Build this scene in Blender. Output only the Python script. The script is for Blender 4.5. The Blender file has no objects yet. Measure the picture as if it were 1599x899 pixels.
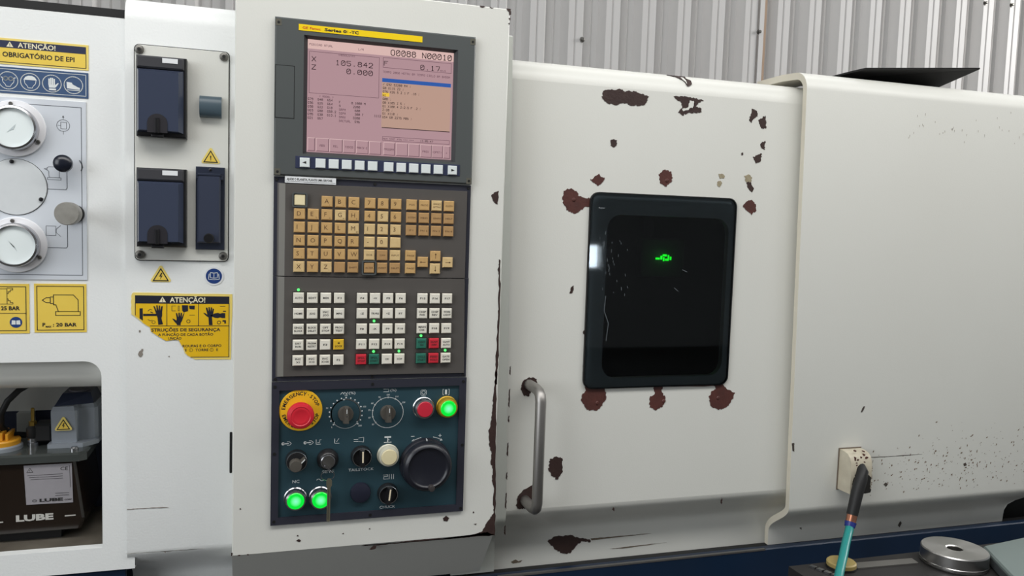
import bpy, math, random
from mathutils import Vector, Matrix

# ------------------------------------------------------------------ camera, world, lights, exposure
sc = bpy.context.scene
col = sc.collection
K = 0.001           # all drawings below are in millimetres
ZO = 1560.0         # height of the drawing origin above the floor
def P(x, y, z): return Vector((x*K, y*K, (z+ZO)*K))

cd = bpy.data.cameras.new('camera'); cam = bpy.data.objects.new('camera', cd); col.objects.link(cam)
cd.sensor_width = 36.0; cd.lens = 36.0*1262.97/1599.0; cd.clip_start = 0.02; cd.clip_end = 200
right = Vector((0.95382708, -0.29859677, 0.03246342)); up = Vector((-0.00796035, 0.08291386, 0.99652492)); fwd = Vector((0.30025079, 0.95077088, -0.07670855))
mw = Matrix((right, up, -fwd)).transposed().to_4x4(); mw.translation = P(-20.67, -1208.47, -60.77); cam.matrix_world = mw
sc.camera = cam

def lin(c): c = c/255.0; return c/12.92 if c <= 0.04045 else ((c+0.055)/1.055)**2.4
def rgb(r, g, b): return (lin(r), lin(g), lin(b), 1.0)

w = bpy.data.worlds.new('daylight'); sc.world = w; w.use_nodes = True
bg = w.node_tree.nodes['Background']; bg.inputs[0].default_value = (0.93, 0.97, 1.0, 1); bg.inputs[1].default_value = 0.2

def area(name, loc, aim, sx, sy, power, color=(1, 1, 1)):
    l = bpy.data.lights.new(name, 'AREA'); l.shape = 'RECTANGLE'; l.size = sx; l.size_y = sy; l.energy = power; l.color = color
    o = bpy.data.objects.new(name, l); col.objects.link(o); o.location = loc
    o.rotation_euler = (Vector(aim)-Vector(loc)).to_track_quat('-Z', 'Y').to_euler(); return o
area('added_front_light', (0.8, -0.95, 2.75), (0.85, 0.0, 1.6), 4.6, 0.4, 37, (1.0, 0.985, 0.95))  # unseen lamp added so the tops come out brighter than the lower parts
area('roof_skylight', (0.5, -2.6, 5.6), (0.5, -2.2, 0.0), 8.0, 1.6, 70, (0.97, 0.99, 1.0))
area('added_wall_light', (9.0, 0.9, 4.4), (2.2, 3.1, 2.5), 1.8, 2.6, 430, (1.0, 0.99, 0.97))  # unseen grazing light added to bring out the wall ribs
area('roof_strip', (1.5, 1.2, 5.6), (2.0, 3.0, 2.0), 6.0, 0.8, 60, (0.97, 0.99, 1.0))
area('added_side_light', (-3.1, -2.0, 2.2), (-0.4, 0.0, 1.6), 2.2, 2.2, 64, (0.93, 0.97, 1.0))  # no doorway stands here; light added to brighten the left covers

sc.view_settings.view_transform = 'Standard'; sc.view_settings.look = 'None'
sc.view_settings.exposure = -0.09; sc.view_settings.gamma = 1.0; sc.view_settings.use_curve_mapping = False

# ------------------------------------------------------------------ materials
MATS = {}
def mat(name, c, rough=0.5, metal=0.0, var=0.0, vscale=30.0, bump=0.0, bscale=400.0, emit=None, spec=0.5, tint=None):
    if name in MATS: return MATS[name]
    m = bpy.data.materials.new(name); m.use_nodes = True; nt = m.node_tree; b = nt.nodes['Principled BSDF']
    base = rgb(*c)
    b.inputs['Base Color'].default_value = base; b.inputs['Roughness'].default_value = rough; b.inputs['Metallic'].default_value = metal
    b.inputs['Specular IOR Level'].default_value = spec
    tc = None
    if var or bump:
        tc = nt.nodes.new('ShaderNodeTexCoord')
    if var:
        n = nt.nodes.new('ShaderNodeTexNoise'); n.inputs['Scale'].default_value = vscale; n.inputs['Detail'].default_value = 6
        r = nt.nodes.new('ShaderNodeMapRange'); r.inputs[1].default_value = 0.3; r.inputs[2].default_value = 0.7
        mx = nt.nodes.new('ShaderNodeMix'); mx.data_type = 'RGBA'
        t2 = rgb(*tint) if tint else tuple(v*(1-var) for v in base[:3])+(1,)
        mx.inputs[6].default_value = base; mx.inputs[7].default_value = t2
        geo = nt.nodes.new('ShaderNodeNewGeometry')
        nt.links.new(geo.outputs['Position'], n.inputs['Vector']); nt.links.new(n.outputs[0], r.inputs[0])
        if tint:
            mu = nt.nodes.new('ShaderNodeMath'); mu.operation = 'MULTIPLY'; mu.inputs[1].default_value = var
            nt.links.new(r.outputs[0], mu.inputs[0]); nt.links.new(mu.outputs[0], mx.inputs[0])
        else: nt.links.new(r.outputs[0], mx.inputs[0])
        nt.links.new(mx.outputs[2], b.inputs['Base Color'])
    if bump:
        n = nt.nodes.new('ShaderNodeTexNoise'); n.inputs['Scale'].default_value = bscale; n.inputs['Detail'].default_value = 2
        bp = nt.nodes.new('ShaderNodeBump'); bp.inputs['Strength'].default_value = bump; bp.inputs['Distance'].default_value = 0.001
        geo = nt.nodes.new('ShaderNodeNewGeometry'); nt.links.new(geo.outputs['Position'], n.inputs['Vector'])
        nt.links.new(n.outputs[0], bp.inputs['Height']); nt.links.new(bp.outputs[0], b.inputs['Normal'])
    if emit is not None:
        b.inputs['Emission Color'].default_value = base; b.inputs['Emission Strength'].default_value = emit
    MATS[name] = m; return m
def glow(name, c, strength=1.0, base=(10, 8, 8)):
    if name in MATS: return MATS[name]
    m = mat(name, base, 0.25); b = m.node_tree.nodes['Principled BSDF']
    b.inputs['Emission Color'].default_value = rgb(*c); b.inputs['Emission Strength'].default_value = strength; return m

PAINT   = mat('cream_machine_paint', (226, 226, 220), 0.34, 0, 0.10, 3.5, 0.10, 420, tint=(196, 192, 180))
PAINT_T = mat('cream_textured_paint', (240, 242, 241), 0.40, 0, 0.10, 5.0, 0.30, 330, tint=(222, 222, 218))
PAINT_G = mat('grey_green_paint', (205, 208, 202), 0.4, 0, 0.10, 5, 0.08, 420, tint=(180, 180, 170))
PRIMER  = mat('dark_brown_bare_primer', (52, 34, 32), 0.55, 0, 0.5, 60, 0.5, 260, tint=(70, 52, 46))
REDPRIM = mat('red_brown_primer', (92, 52, 46), 0.5, 0, 0.6, 60, 0.4, 260, tint=(62, 40, 38))
GRIME   = mat('grey_brown_grime', (110, 98, 84), 0.7)
FADE    = mat('yellowed_primer', (168, 158, 132), 0.6, 0, 0.5, 150, tint=(120, 106, 84))
BLACK   = mat('black_gap', (14, 14, 15), 0.6)
BPLAST  = mat('black_plastic', (24, 24, 27), 0.32, bump=0.05, bscale=900)
NAVYPL  = mat('blue_black_plastic', (44, 50, 66), 0.28, bump=0.04, bscale=900)
NAVYLID = mat('blue_grey_glossy_lid', (60, 67, 86), 0.22)
FRAME   = mat('dark_navy_frame', (48, 49, 60), 0.42, bump=0.05, bscale=700)
BEZEL   = mat('dark_grey_bezel_plastic', (82, 86, 86), 0.40, bump=0.08, bscale=900)
BEZEL2  = mat('inner_bezel_plastic', (52, 54, 56), 0.45)
KBASE   = mat('brown_grey_keypad_plate', (86, 82, 79), 0.5, 0, 0.25, 25, 0.08, 900, tint=(74, 70, 66))
KEDGE   = mat('lit_keypad_edge', (120, 118, 112), 0.5)  # lighter tone paints the light caught by the left chamfers
TAN     = [mat('tan_key_plastic', (206, 168, 112), 0.45, 0, 0.35, 120, tint=(180, 142, 92)), mat('pale_tan_key_plastic', (222, 194, 142), 0.45, 0, 0.4, 120, tint=(200, 164, 112)), mat('brown_tan_key_plastic', (186, 148, 100), 0.45, 0, 0.35, 120, tint=(164, 126, 84))]
WKEY    = mat('off_white_key_plastic', (238, 234, 222), 0.4, 0, 0.25, 90, tint=(220, 208, 186))
SOFTK   = mat('pale_grey_soft_key', (226, 232, 232), 0.45)
KBACK   = mat('dark_key_socket', (46, 40, 37), 0.6)
REDKEY  = mat('red_key_plastic', (206, 44, 60), 0.4)
GRNKEY  = mat('green_key_plastic', (44, 112, 94), 0.4)
YELKEY  = mat('yellow_key_plastic', (230, 186, 50), 0.4)
INK     = mat('black_print', (34, 32, 32), 0.6)
BRINK   = mat('brown_print', (104, 74, 46), 0.6)
NAVYINK = mat('navy_print', (38, 44, 74), 0.5)
NAVYINK2= mat('dark_navy_print', (26, 28, 44), 0.5)
WHINK   = mat('white_print', (226, 230, 230), 0.5)
REDINK  = mat('orange_red_print', (210, 84, 30), 0.5)
YEL     = mat('yellow_sticker_vinyl', (240, 208, 90), 0.4, 0, 0.2, 40, tint=(226, 186, 60))
YELPALE = mat('pale_yellow_sticker_edge', (240, 216, 120), 0.4)
YELDEEP = mat('deep_yellow_sticker_vinyl', (238, 192, 30), 0.4, 0, 0.3, 40, tint=(222, 170, 20))
YELTAPE = mat('bright_yellow_plate', (250, 214, 20), 0.35)
BLUEST  = mat('slate_blue_sticker_vinyl', (64, 88, 124), 0.4)
BLUEBK  = mat('blue_sign_vinyl', (32, 62, 124), 0.4)
WHST    = mat('white_sticker_vinyl', (232, 234, 236), 0.4)
PLATE   = mat('pale_silver_plate', (214, 219, 226), 0.38, 0, 0.1, 12, tint=(200, 206, 216))
WHDISC  = mat('bright_white_disc', (246, 246, 250), 0.35)
DIAL    = mat('gauge_face', (240, 248, 248), 0.3)
CHROME  = mat('polished_steel', (190, 190, 193), 0.24, 1.0)
STEEL   = mat('brushed_steel', (168, 165, 162), 0.46, 1.0, bump=0.06, bscale=300)
DSTEEL  = mat('dark_screw_steel', (120, 118, 114), 0.4, 0.9)
ALU     = mat('turned_aluminium', (208, 206, 204), 0.22, 1.0)
TEAL    = mat('teal_panel_plate', (42, 70, 80), 0.42, 0, 0.25, 20, tint=(36, 58, 66))
ESTOP   = mat('red_plastic_button', (216, 40, 56), 0.34)
KNOBG   = mat('grey_brown_knob', (84, 80, 74), 0.45)
KNOBB   = mat('black_knob', (30, 30, 32), 0.3)
IVORY   = mat('ivory_lens', (232, 220, 178), 0.3)
BRASS   = mat('worn_brass', (170, 140, 70), 0.35, 0.9)
BLUEBED = mat('dark_blue_bed_paint', (16, 38, 64), 0.35, 0, 0.4, 8, tint=(14, 30, 48))
DARKIN  = mat('dark_machine_interior', (26, 27, 28), 0.7)
TANK    = mat('dark_brown_translucent_tank', (34, 26, 20), 0.12, spec=0.7)
TANKLID = mat('oily_dark_lid', (78, 82, 80), 0.18, 0.3)
CASTG   = mat('grey_cast_box', (156, 162, 170), 0.34, 0.2)
CASTD   = mat('dark_blue_grey_cast', (58, 64, 84), 0.35, 0.2)
ORANGE  = mat('orange_yellow_cap', (226, 160, 40), 0.4)
RUBBER  = mat('black_rubber', (26, 26, 27), 0.55)
COPPER  = mat('copper_fitting', (190, 130, 104), 0.3, 0.9)
BLUERING= mat('blue_collar', (40, 54, 130), 0.35)
TEALHOSE= mat('teal_hose', (26, 140, 136), 0.35)
BENCH   = mat('black_bench_top', (44, 42, 42), 0.5, 0, 0.3, 25, tint=(30, 29, 29))
GREYBOX = mat('grey_green_case', (112, 124, 122), 0.5, 0, 0.2, 20, tint=(100, 110, 108))
CAPY    = mat('dull_yellow_cap', (168, 148, 92), 0.5)
SHEETW  = mat('galvanised_white_sheet', (216, 214, 212), 0.45, 0.0, 0.15, 1.5, tint=(200, 194, 190))
RUST    = mat('rust_streak', (172, 146, 124), 0.7)
CONC    = mat('grey_concrete', (78, 76, 73), 0.8, 0, 0.3, 3, tint=(64, 62, 60))
ROOF    = mat('roof_sheet', (150, 152, 154), 0.7)
SCRPINK = glow('screen_pink', (186, 150, 156), 0.92)
SCRHEAD = glow('screen_header', (226, 190, 184), 0.95)
SCRTAN  = glow('screen_tan', (196, 160, 144), 0.92)
SCRBLUE = glow('screen_blue', (48, 96, 178), 0.9)
SCRYEL  = glow('screen_yellow', (244, 200, 70), 0.95)
SCRINK  = glow('screen_ink', (52, 34, 40), 0.8)
SCRINK2 = glow('screen_soft_ink', (112, 82, 92), 0.9)
SCRLITE = glow('screen_light_line', (222, 190, 190), 0.95)
LEDG    = glow('green_led', (90, 255, 120), 1.6)
INTLED  = glow('green_glow_stand_in', (20, 255, 40), 2.2)  # emission standing in for a green glint in the door glass
def lamp_green():
    m = bpy.data.materials.new('lit_green_lens'); m.use_nodes = True; nt = m.node_tree; b = nt.nodes['Principled BSDF']
    b.inputs['Base Color'].default_value = rgb(10, 120, 40); b.inputs['Roughness'].default_value = 0.2
    tc = nt.nodes.new('ShaderNodeTexCoord'); ln = nt.nodes.new('ShaderNodeVectorMath'); ln.operation = 'LENGTH'
    mr = nt.nodes.new('ShaderNodeMapRange'); mr.inputs[1].default_value = 0.0; mr.inputs[2].default_value = 0.011
    cr = nt.nodes.new('ShaderNodeValToRGB'); e = cr.color_ramp.elements
    e[0].color = (0.25, 1.0, 0.55, 1); e[1].color = (0.0, 0.62, 0.03, 1); e[1].position = 0.75
    nt.links.new(tc.outputs['Object'], ln.inputs[0]); nt.links.new(ln.outputs['Value'], mr.inputs[0]); nt.links.new(mr.outputs[0], cr.inputs[0])
    nt.links.new(cr.outputs[0], b.inputs['Emission Color']); b.inputs['Emission Strength'].default_value = 1.25; return m
GREENLENS = lamp_green()
def dark_glass():
    m = bpy.data.materials.new('dark_tinted_glass'); m.use_nodes = True; nt = m.node_tree; nt.nodes.remove(nt.nodes['Principled BSDF'])
    out = nt.nodes['Material Output']; t = nt.nodes.new('ShaderNodeBsdfTransparent'); t.inputs[0].default_value = (0.66, 0.69, 0.70, 1)
    g = nt.nodes.new('ShaderNodeBsdfGlossy'); g.inputs['Roughness'].default_value = 0.03; g.inputs['Color'].default_value = (0.9, 0.95, 1, 1)
    f = nt.nodes.new('ShaderNodeFresnel'); f.inputs[0].default_value = 1.5; mx = nt.nodes.new('ShaderNodeMixShader')
    nt.links.new(f.outputs[0], mx.inputs[0]); nt.links.new(t.outputs[0], mx.inputs[1]); nt.links.new(g.outputs[0], mx.inputs[2]); nt.links.new(mx.outputs[0], out.inputs[0]); return m
GLASS = dark_glass()
def day_pane():
    return glow('daylit_pane', (240, 248, 255), 22.0)

# ------------------------------------------------------------------ mesh helpers (millimetres; x right, y into the machine, z up)
def rrect(x0, x1, z0, z1, r, n=5):
    pts = []
    for cx, cz, a0 in ((x1-r, z1-r, 0), (x0+r, z1-r, 90), (x0+r, z0+r, 180), (x1-r, z0+r, 270)):
        for i in range(n+1):
            a = math.radians(a0+90*i/n); pts.append((cx+r*math.cos(a), cz+r*math.sin(a)))
    return pts
def circ(cx, cz, r, n=28, rz=None):
    return [(cx+r*math.cos(2*math.pi*i/n), cz+(rz or r)*math.sin(2*math.pi*i/n)) for i in range(n)]
TXT = {}
def glyphs(s, bold):
    k = (s, bold)
    if k not in TXT:
        c = bpy.data.curves.new('lettering', 'FONT'); c.body = s; c.size = 1.0; c.resolution_u = 2; c.offset = bold
        o = bpy.data.objects.new('lettering', c); m = bpy.data.meshes.new_from_object(o)
        TXT[k] = ([tuple(v.co) for v in m.vertices], [tuple(p.vertices) for p in m.polygons])
        bpy.data.objects.remove(o); bpy.data.curves.remove(c); bpy.data.meshes.remove(m)
    return TXT[k]
SF = {'0': '04 15 35 44 41 30 10 01 04|12 34', '1': '14 25 20|10 30', '2': '04 15 35 44 43 00 40', '3': '04 15 35 44 33 23|33 42 41 30 10 01', '4': '30 35 02 42', '5': '45 05 03 33 42 41 30 10 01', '6': '35 15 04 01 10 30 41 42 33 03', '7': '05 45 44 20', '8': '13 04 15 35 44 33 13 02 01 10 30 41 42 33', '9': '10 30 41 44 35 15 04 13 43',
 'A': '00 04 15 35 44 40|02 42', 'B': '00 05 35 44 33 03|33 42 41 30 00', 'C': '44 35 15 04 01 10 30 41', 'D': '00 05 25 43 42 20 00', 'E': '45 05 00 40|03 33', 'F': '45 05 00|03 33', 'G': '44 35 15 04 01 10 30 41 42 22', 'H': '00 05|40 45|03 43', 'I': '15 35|25 20|10 30', 'J': '45 41 30 10 01', 'K': '00 05|45 02|13 40', 'L': '05 00 40', 'M': '00 05 23 45 40', 'N': '00 05 40 45', 'O': '04 15 35 44 41 30 10 01 04', 'P': '00 05 35 44 33 03', 'Q': '04 15 35 44 41 30 10 01 04|22 40', 'R': '00 05 35 44 33 03|23 40', 'S': '44 35 15 04 13 33 42 41 30 10 01', 'T': '05 45|25 20', 'U': '05 01 10 30 41 45', 'V': '05 20 45', 'W': '05 10 23 30 45', 'X': '00 45|05 40', 'Y': '05 23 45|23 20', 'Z': '05 45 00 40',
 '-': '02 42', '/': '00 45', ':': '23 24|20 21', ';': '23 24|21 10', '(': '35 24 21 30', ')': '15 24 21 10', '*': '12 34|14 32|03 43', '+': '02 42|24 20', '.': 'dot', ' ': ''}
class MB:
    def __init__(s): s.v = []; s.f = []
    def add(s, vs, fs):
        b = len(s.v); s.v += [tuple(v) for v in vs]; s.f += [tuple(i+b for i in f) for f in fs]; return s
    def box(s, x0, x1, y0, y1, z0, z1, bev=0):
        def rect(y, i): return [(x0+i, y, z0+i), (x1-i, y, z0+i), (x1-i, y, z1-i), (x0+i, y, z1-i)]
        rings = [rect(y1, 0)]+([rect(y0+bev, 0), rect(y0, bev)] if bev else [rect(y0, 0)])
        return s.rings(rings)
    def rings(s, rings, close=True):
        n = len(rings[0]); vs = [p for r in rings for p in r]; fs = []
        for k in range(len(rings)-1):
            for i in range(n): j = (i+1) % n; fs.append((k*n+i, k*n+j, (k+1)*n+j, (k+1)*n+i))
        if close: fs.append(tuple(range(n-1, -1, -1))); fs.append(tuple((len(rings)-1)*n+i for i in range(n)))
        return s.add(vs, fs)
    def prism(s, pts, y0, y1, bev=0):
        if not bev: return s.rings([[(x, y1, z) for x, z in pts], [(x, y0, z) for x, z in pts]])
        cx = sum(p[0] for p in pts)/len(pts); cz = sum(p[1] for p in pts)/len(pts)
        def ins(x, z): 
            dx, dz = x-cx, z-cz; return (x-math.copysign(min(bev, abs(dx)), dx), y0, z-math.copysign(min(bev, abs(dz)), dz))
        return s.rings([[(x, y1, z) for x, z in pts], [(x, y0+bev, z) for x, z in pts], [ins(x, z) for x, z in pts]])
    def frame(s, outer, inner, y0, y1, yin=None):
        n = len(outer); yin = y1 if yin is None else yin
        vs = [(x, y1, z) for x, z in outer]+[(x, y0, z) for x, z in outer]+[(x, y0, z) for x, z in inner]+[(x, yin, z) for x, z in inner]; fs = []
        for i in range(n):
            j = (i+1) % n
            for k in range(3): fs.append((k*n+i, k*n+j, (k+1)*n+j, (k+1)*n+i))
            fs.append((3*n+i, 3*n+j, j, i))
        return s.add(vs, fs)
    def flat(s, pts, y): return s.add([(x, y, z) for x, z in pts], [tuple(range(len(pts)))])
    def line(s, pts, wd, y, close=False):
        if close: pts = list(pts)+[pts[0]]
        for (a, b), (c, d) in zip(pts, pts[1:]):
            L = math.hypot(c-a, d-b) or 1; ux, uz = (c-a)/L, (d-b)/L; h = wd/2
            a2, b2, c2, d2 = a-ux*h*.6, b-uz*h*.6, c+ux*h*.6, d+uz*h*.6; nx, nz = -uz*h, ux*h
            s.add([(a2+nx, y, b2+nz), (a2-nx, y, b2-nz), (c2-nx, y, d2-nz), (c2+nx, y, d2+nz)], [(0, 1, 2, 3)])
        return s
    def lathe(s, cx, cz, prof, n=32, close=True):
        rings = [[(cx+r*math.cos(2*math.pi*i/n), y, cz+r*math.sin(2*math.pi*i/n)) for i in range(n)] for r, y in prof]
        return s.rings(rings, close)
    def lathez(s, cx, cy, prof, n=32):
        return s.rings([[(cx+r*math.cos(2*math.pi*i/n), cy+r*math.sin(2*math.pi*i/n), z) for i in range(n)] for r, z in prof])
    def tube(s, path, r, n=12):
        P3 = [Vector(p) for p in path]; rings = []; prev = None
        for i, p in enumerate(P3):
            t = (P3[min(i+1, len(P3)-1)]-P3[max(i-1, 0)]).normalized()
            if prev is None:
                a = Vector((1, 0, 0)) if abs(t.x) < .9 else Vector((0, 1, 0)); u = t.cross(a).normalized()
            else: u = (prev-t*prev.dot(t)).normalized()
            prev = u; v = t.cross(u); rr = r[i] if isinstance(r, (list, tuple)) else r
            rings.append([tuple(p+rr*(math.cos(2*math.pi*k/n)*u+math.sin(2*math.pi*k/n)*v)) for k in range(n)])
        return s.rings(rings)
    def sweepx(s, prof, x0, x1, closed=True):
        n = len(prof); vs = [(x0, y, z) for y, z in prof]+[(x1, y, z) for y, z in prof]; fs = []
        for i in range(n if closed else n-1): j = (i+1) % n; fs.append((i, j, n+j, n+i))
        if closed: fs += [tuple(range(n-1, -1, -1)), tuple(range(n, 2*n))]
        return s.add(vs, fs)
    def text(s, t, x, z, h, y, wd=None, align='l', bold=0.0, rot=0.0):
        vs, fs = glyphs(t, bold)
        if not vs: return s
        xs = [v[0] for v in vs]; x0, x1 = min(xs), max(xs); sy = h/0.69; sx = wd/(x1-x0) if wd else sy
        L = (x1-x0)*sx; off = {'l': 0, 'c': -L/2, 'r': -L}[align]; c, sn = math.cos(rot), math.sin(rot); out = []
        for a, b, _ in vs:
            px = (a-x0)*sx+off; pz = b*sy; out.append((x+px*c-pz*sn, y, z+px*sn+pz*c))
        return s.add(out, fs)
    def stroke(s, t, x, z, h, y, adv, wt=0.13):       # plotter-style screen lettering, one fixed advance per character
        gw = adv*0.68/4; gh = h/5
        for i, ch in enumerate(t.upper()):
            g = SF.get(ch, ''); ox = x+i*adv
            if g == 'dot': s.flat([(ox+1.4*gw, z), (ox+2.6*gw, z), (ox+2.6*gw, z+.8*gh), (ox+1.4*gw, z+.8*gh)], y); continue
            for pl in g.split('|') if g else ():
                s.line([(ox+int(q[0])*gw, z+int(q[1])*gh) for q in pl.split()], h*wt, y)
        return s
    def build(s, name, m, parent=None, smooth=False, label=None, at=None, ang=35):
        lo = [min(v[i] for v in s.v) for i in range(3)]; hi = [max(v[i] for v in s.v) for i in range(3)]
        o0 = at or [(a+b)/2 for a, b in zip(lo, hi)]
        me = bpy.data.meshes.new(name)
        me.from_pydata([((a-o0[0])*K, (b-o0[1])*K, (c-o0[2])*K) for a, b, c in s.v], [], s.f); me.update()
        if smooth:
            me.polygons.foreach_set('use_smooth', [True]*len(me.polygons)); me.set_sharp_from_angle(angle=math.radians(ang))
        me.materials.append(m); o = bpy.data.objects.new(name, me); col.objects.link(o)
        place(o, parent, P(*o0))
        if label: o['label'] = label
        return o
WORLD = {}
def place(o, parent, wpos):
    WORLD[o] = wpos
    if parent: o.parent = parent; o.location = wpos-WORLD[parent]
    else: o.location = wpos
def thing(name, label, cat, base, group=None):
    o = bpy.data.objects.new(name, None); col.objects.link(o); o.empty_display_size = 0.02; place(o, None, P(*base)); tag(o, label, cat, group); return o
def tag(o, label, cat, group=None):
    o['label'] = label; o['category'] = cat
    if group: o['group'] = group
    return o
def dup(o, parent, pos):
    c = o.copy(); col.objects.link(c); place(c, parent, P(*pos)); return c
def struct(o, kind='structure'): o['kind'] = kind; return o
rnd = random.Random(7)
def ragged(pts, amp=1.2, steps=4):
    out = []
    for (a, b), (c, d) in zip(pts, pts[1:]+pts[:1]):
        L = math.hypot(c-a, d-b); k = max(1, min(steps+3, int(L/1.8)))
        for i in range(k):
            t = i/k; j = amp*min(1, L/12) if i else 0
            out.append((a+(c-a)*t+rnd.uniform(-j, j), b+(d-b)*t+rnd.uniform(-j, j)))
    return out
def slim(p, k=.4):
    zc = [q[1] for q in p]; n = len(p)//2
    mid = lambda x: sum(zc)/len(zc)
    return [(x, mid(x)+(z-mid(x))*k) for x, z in p]
def chips(polys, y, m, parent, name='paint_chip', amp=1.5, thick=0.5):
    for p in polys: MB().prism(ragged(p, amp), y, y+thick).build(name, m, parent)
def turned():
    m = mat('face_turned_aluminium', (206, 204, 202), .28, 1.0); nt = m.node_tree; b = nt.nodes['Principled BSDF']
    b.inputs['Anisotropic'].default_value = 0.8
    t = nt.nodes.new('ShaderNodeTangent'); t.direction_type = 'RADIAL'; t.axis = 'Z'; nt.links.new(t.outputs[0], b.inputs['Tangent']); return m
ALU_T = turned()

# ------------------------------------------------------------------ outlines of paint chips, marks and stickers (x, z in millimetres)
DOOR_BROWN = [[(528.3, 168.8), (541.8, 171.6), (557.4, 174.6), (569.4, 171.0), (585.1, 173.3), (599.3, 169.1), (613.6, 165.9), (606.2, 151.7), (582.4, 148.1), (566.3, 152.3), (550.8, 146.8), (535.0, 149.9), (527.0, 155.6)], [(660.2, 170.2), (678.8, 171.0), (701.8, 169.8), (718.7, 167.5), (708.5, 162.3), (703.8, 156.1), (715.3, 153.2), (715.7, 147.0), (703.2, 145.0), (688.6, 143.2), (678.5, 138.9), (670.3, 143.7), (677.7, 153.4), (675.2, 160.5)], [(816.2, 159.9), (827.4, 157.0), (829.3, 147.7), (821.6, 143.4), (817.7, 135.6), (812.1, 140.8)], [(831.4, 142.2), (845.5, 150.7), (848.4, 128.2), (838.2, 127.5)], [(837.8, 99.1), (847.6, 106.1), (848.2, 90.2), (841.8, 91.7)], [(823.8, 75.5), (834.5, 81.0), (841.9, 83.0), (840.6, 68.8), (831.1, 64.5)], [(545.6, 88.5), (551.4, 90.6), (557.4, 89.2), (557.0, 80.2), (552.1, 76.4), (546.0, 79.6)], [(800.0, 81.7), (803.0, 83.0), (803.7, 78.5), (801.2, 76.9)], [(813.8, 35.1), (821.7, 32.8), (824.3, 26.2), (829.7, 19.8), (826.1, 12.9), (819.5, 18.0), (813.6, 28.4)], [(481.6, -171.4), (483.9, -161.3), (489.2, -158.2), (488.7, -166.3), (485.7, -171.4)], [(577.4, -552.7), (579.7, -547.6), (582.1, -551.3), (582.0, -556.5)], [(795.6, -556.6), (797.4, -545.8), (799.4, -551.4), (798.2, -559.7)], [(407.3, -316.6), (415.2, -312.9), (427.4, -315.9), (429.8, -324.9), (420.0, -334.3), (416.4, -345.0), (406.3, -343.5), (400.6, -331.8), (402.7, -322.2)], [(400.4, -520.6), (410.0, -507.5), (434.0, -495.3), (435.3, -531.0), (417.2, -537.6), (403.0, -538.5), (399.6, -532.3)], [(457.2, -455.2), (469.4, -450.8), (479.9, -454.5), (482.1, -478.5), (473.1, -491.9), (462.4, -485.3), (455.8, -474.9)], [(511.8, -287.4), (514.9, -291.5), (517.6, -313.3), (524.2, -325.7), (515.4, -322.7), (511.2, -307.7)], [(508.8, -237.4), (511.0, -234.2), (513.1, -236.9), (512.8, -242.3), (509.8, -240.6)]]
DOOR_RED = [[(511.6, 19.5), (522.8, 28.3), (526.6, 31.3), (530.8, 25.8), (537.5, 25.4), (535.0, 18.2), (525.6, 10.5), (519.5, 15.6)], [(638.5, 35.8), (650.4, 44.9), (663.0, 40.7), (665.0, 26.1), (654.0, 15.6), (641.3, 21.3)], [(464.0, -0.2), (477.2, 4.6), (486.7, 0.8), (492.5, -7.7), (502.0, -9.8), (513.7, -10.6), (513.8, -24.4), (502.7, -25.3), (493.5, -32.6), (486.9, -37.4), (474.7, -34.6), (464.8, -21.3), (462.6, -11.4)], [(809.1, -13.1), (819.2, -1.5), (826.9, -0.4), (835.9, -9.4), (836.6, -20.2), (828.6, -27.2), (817.3, -19.5)], [(515.4, -324.1), (522.8, -327.0), (540.4, -328.9), (553.9, -336.1), (557.5, -350.0), (550.9, -366.3), (539.5, -374.6), (521.8, -372.1), (511.0, -356.6), (512.0, -345.8), (518.9, -337.8)], [(540.3, -326.1), (784.1, -329.1), (781.3, -337.1), (553.9, -336.1)], [(647.1, -334.7), (664.0, -333.8), (664.7, -346.4), (672.0, -356.5), (667.5, -371.9), (655.5, -378.0), (641.4, -372.4), (641.1, -355.5), (650.8, -347.4)], [(764.9, -332.3), (782.6, -331.4), (794.7, -343.3), (813.2, -351.1), (810.6, -362.6), (796.8, -378.1), (780.8, -382.7), (764.1, -374.0), (759.2, -356.6), (765.7, -346.7), (773.6, -344.1)]]
DOOR_CREAM = [[(691.3, 165.3), (699.7, 164.1), (698.1, 154.8), (688.0, 148.6), (679.9, 146.2), (677.6, 149.7), (689.8, 154.2)]]
DOOR_PRIMER = [[(755.6, 41.7), (762.0, 43.1), (768.7, 39.7), (766.0, 34.6), (758.2, 34.6)], [(754.3, 28.4), (760.6, 30.6), (764.3, 25.9), (760.0, 19.7), (754.7, 21.7)], [(808.3, 41.6), (816.5, 44.7), (824.4, 40.1), (823.1, 31.7), (813.0, 30.5)]]
DOOR_TOP = [[(657.2, 215.6), (673.7, 215.3), (692.5, 212.5), (688.8, 204.9), (697.3, 200.9), (695.7, 193.5), (687.6, 189.2), (682.0, 199.6), (672.1, 206.1)]]
DOOR_LOW = [[(480.3, -623.8), (494.7, -616.2), (522.6, -616.1), (539.7, -621.9), (562.6, -627.5), (564.8, -633.1), (547.6, -629.8), (538.4, -636.1), (525.9, -650.1), (510.9, -649.8), (497.6, -641.4)], [(564.5, -626.2), (612.5, -626.4), (687.3, -626.9), (647.7, -628.3), (566.5, -629.6)], [(603.8, -649.3), (644.7, -647.9), (720.5, -647.3), (676.4, -649.3), (629.2, -650.9)], [(412.6, -655.7), (421.4, -652.0), (427.0, -656.0), (434.1, -654.2), (430.6, -658.1), (416.3, -658.9)]]
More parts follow.
